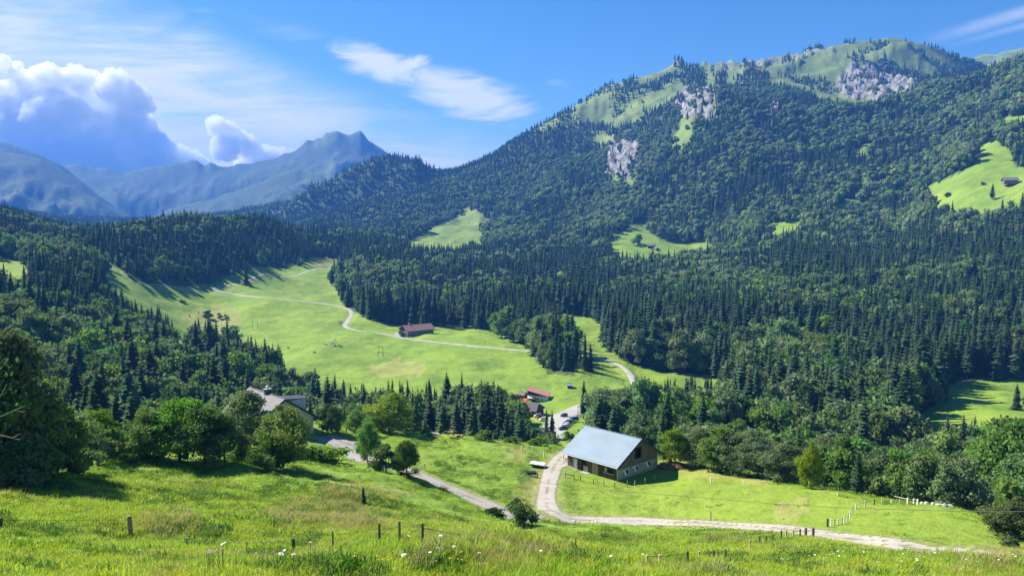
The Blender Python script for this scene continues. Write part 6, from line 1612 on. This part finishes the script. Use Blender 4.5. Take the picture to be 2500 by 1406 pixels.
# torn wisps
def wisp(px, py, rx, ry, rot, sx, sy, lo, hi, off):
    cx, cy = P2A(px, py)
    mp = t.n('ShaderNodeMapping', {0: vec, 1: (0, 0, 0)}, vector_type='TEXTURE')
    mp.inputs['Location'].default_value = (cx, cy, 0); mp.inputs['Rotation'].default_value = (0, 0, rot); mp.inputs['Scale'].default_value = (rx / F, ry / F, 1)
    ln = t.n('ShaderNodeVectorMath', {0: mp.outputs[0]}, operation='LENGTH').outputs['Value']
    g = t.ss(ln, 1.15, 0.)
    nz = warp(sx, sy, rot, 7., 1.6, off)
    return t.math('MULTIPLY', t.ss(t.math('ADD', t.math('MULTIPLY', g, .52), t.math('MULTIPLY', nz, .82)), lo, hi), t.ss(g, .02, .35))
W = [wisp(915, 155, 150, 60, -.32, 9., 26., .45, .88, (2, 1, 0)), wisp(990, 160, 95, 30, .12, 10., 40., .47, .88, (5, 2, 0)), wisp(1140, 235, 210, 75, -.25, 8., 26., .42, .86, (7, 4, 0)),
     wisp(1230, 245, 120, 30, .1, 9., 34., .60, 1.1, (9, 3, 0)), wisp(690, 70, 260, 60, -.2, 6., 26., .66, 1.3, (4, 9, 0)), wisp(1370, 205, 70, 22, -.1, 12., 30., .72, 1.3, (1, 6, 0)), wisp(500, 25, 90, 20, -.05, 9., 40., .66, 1.3, (3, 3, 0))]
def trail(px0, py0, px1, py1, wd_, soft):
    a, b = P2A(px0, py0), P2A(px1, py1)
    L = math.hypot(b[0] - a[0], b[1] - a[1]); ux, uy = (b[0] - a[0]) / L, (b[1] - a[1]) / L
    al = t.math('ADD', t.math('MULTIPLY', t.math('SUBTRACT', ax, a[0]), ux), t.math('MULTIPLY', t.math('SUBTRACT', el, a[1]), uy))
    ac = t.math('ADD', t.math('MULTIPLY', t.math('SUBTRACT', ax, a[0]), -uy), t.math('MULTIPLY', t.math('SUBTRACT', el, a[1]), ux))
    prof = t.ss(t.math('ABSOLUTE', ac), wd_ / F, 0.)
    return t.math('MULTIPLY', t.math('MULTIPLY', prof, t.ss(al, -.03, .08)), t.math('MULTIPLY', soft, t.ss(warp(14., 14., .3, 4.), .2, .6, .5, 1.)))
W += [trail(2270, 98, 2520, 25, 24, .42), trail(2330, 108, 2520, 58, 13, .28)]
cl = t.math('MULTIPLY', veil, .95)
for w_ in W[:4]: cl = t.math('MAXIMUM', cl, t.math('MULTIPLY', w_, .88))
for w_ in W[4:7]: cl = t.math('MAXIMUM', cl, t.math('MULTIPLY', w_, .45))
for w_ in W[7:]: cl = t.math('MAXIMUM', cl, w_)
cl = t.math('MULTIPLY', cl, ahead)
k = 1 / SKY_STRENGTH
mixed = t.mix(cl, skc, (.47 * k, .48 * k, .51 * k))
bg = t.n('ShaderNodeBackground', {0: mixed, 1: SKY_STRENGTH})
wo = t.n('ShaderNodeOutputWorld', {0: bg.outputs[0]})
wd.cycles.sampling_method = 'MANUAL'; wd.cycles.sample_map_resolution = 512

HAZE = 1.02e-4
if HAZE > 0:
    hm = bpy.data.materials.new('valley_air'); t = NT(hm)
    pv = t.n('ShaderNodeVolumePrincipled', {'Color': (.09, .30, .92, 1), 'Density': HAZE, 'Anisotropy': .1})
    o = t.n('ShaderNodeOutputMaterial'); t.l.new(pv.outputs[0], o.inputs['Volume'])
    tag(MB().box(-8200, 8200, -60, 8100, -108, 880).build('haze', hm), kind='stuff')

cam = bpy.data.cameras.new('camera'); cam.sensor_width = 36.; cam.lens = 36. * F / 2500.; cam.clip_end = 60000.; cam.clip_start = .1
co = bpy.data.objects.new('camera', cam); COL.objects.link(co); co.location = (0, 0, 0); co.rotation_euler = (PI / 2 - TH, 0, 0)
SC.camera = co
SC.view_settings.view_transform = 'Standard'; SC.view_settings.look = 'None'; SC.view_settings.exposure = 1.2; SC.view_settings.gamma = 1.
cy = SC.cycles
cy.max_bounces = 40; cy.diffuse_bounces = 2; cy.glossy_bounces = 2; cy.transmission_bounces = 2; cy.transparent_max_bounces = 4; cy.volume_bounces = 40
cy.use_denoising = True; cy.denoising_prefilter = 'ACCURATE'; cy.denoiser = 'OPENIMAGEDENOISE'
cy.use_fast_gi = False; cy.use_adaptive_sampling = False
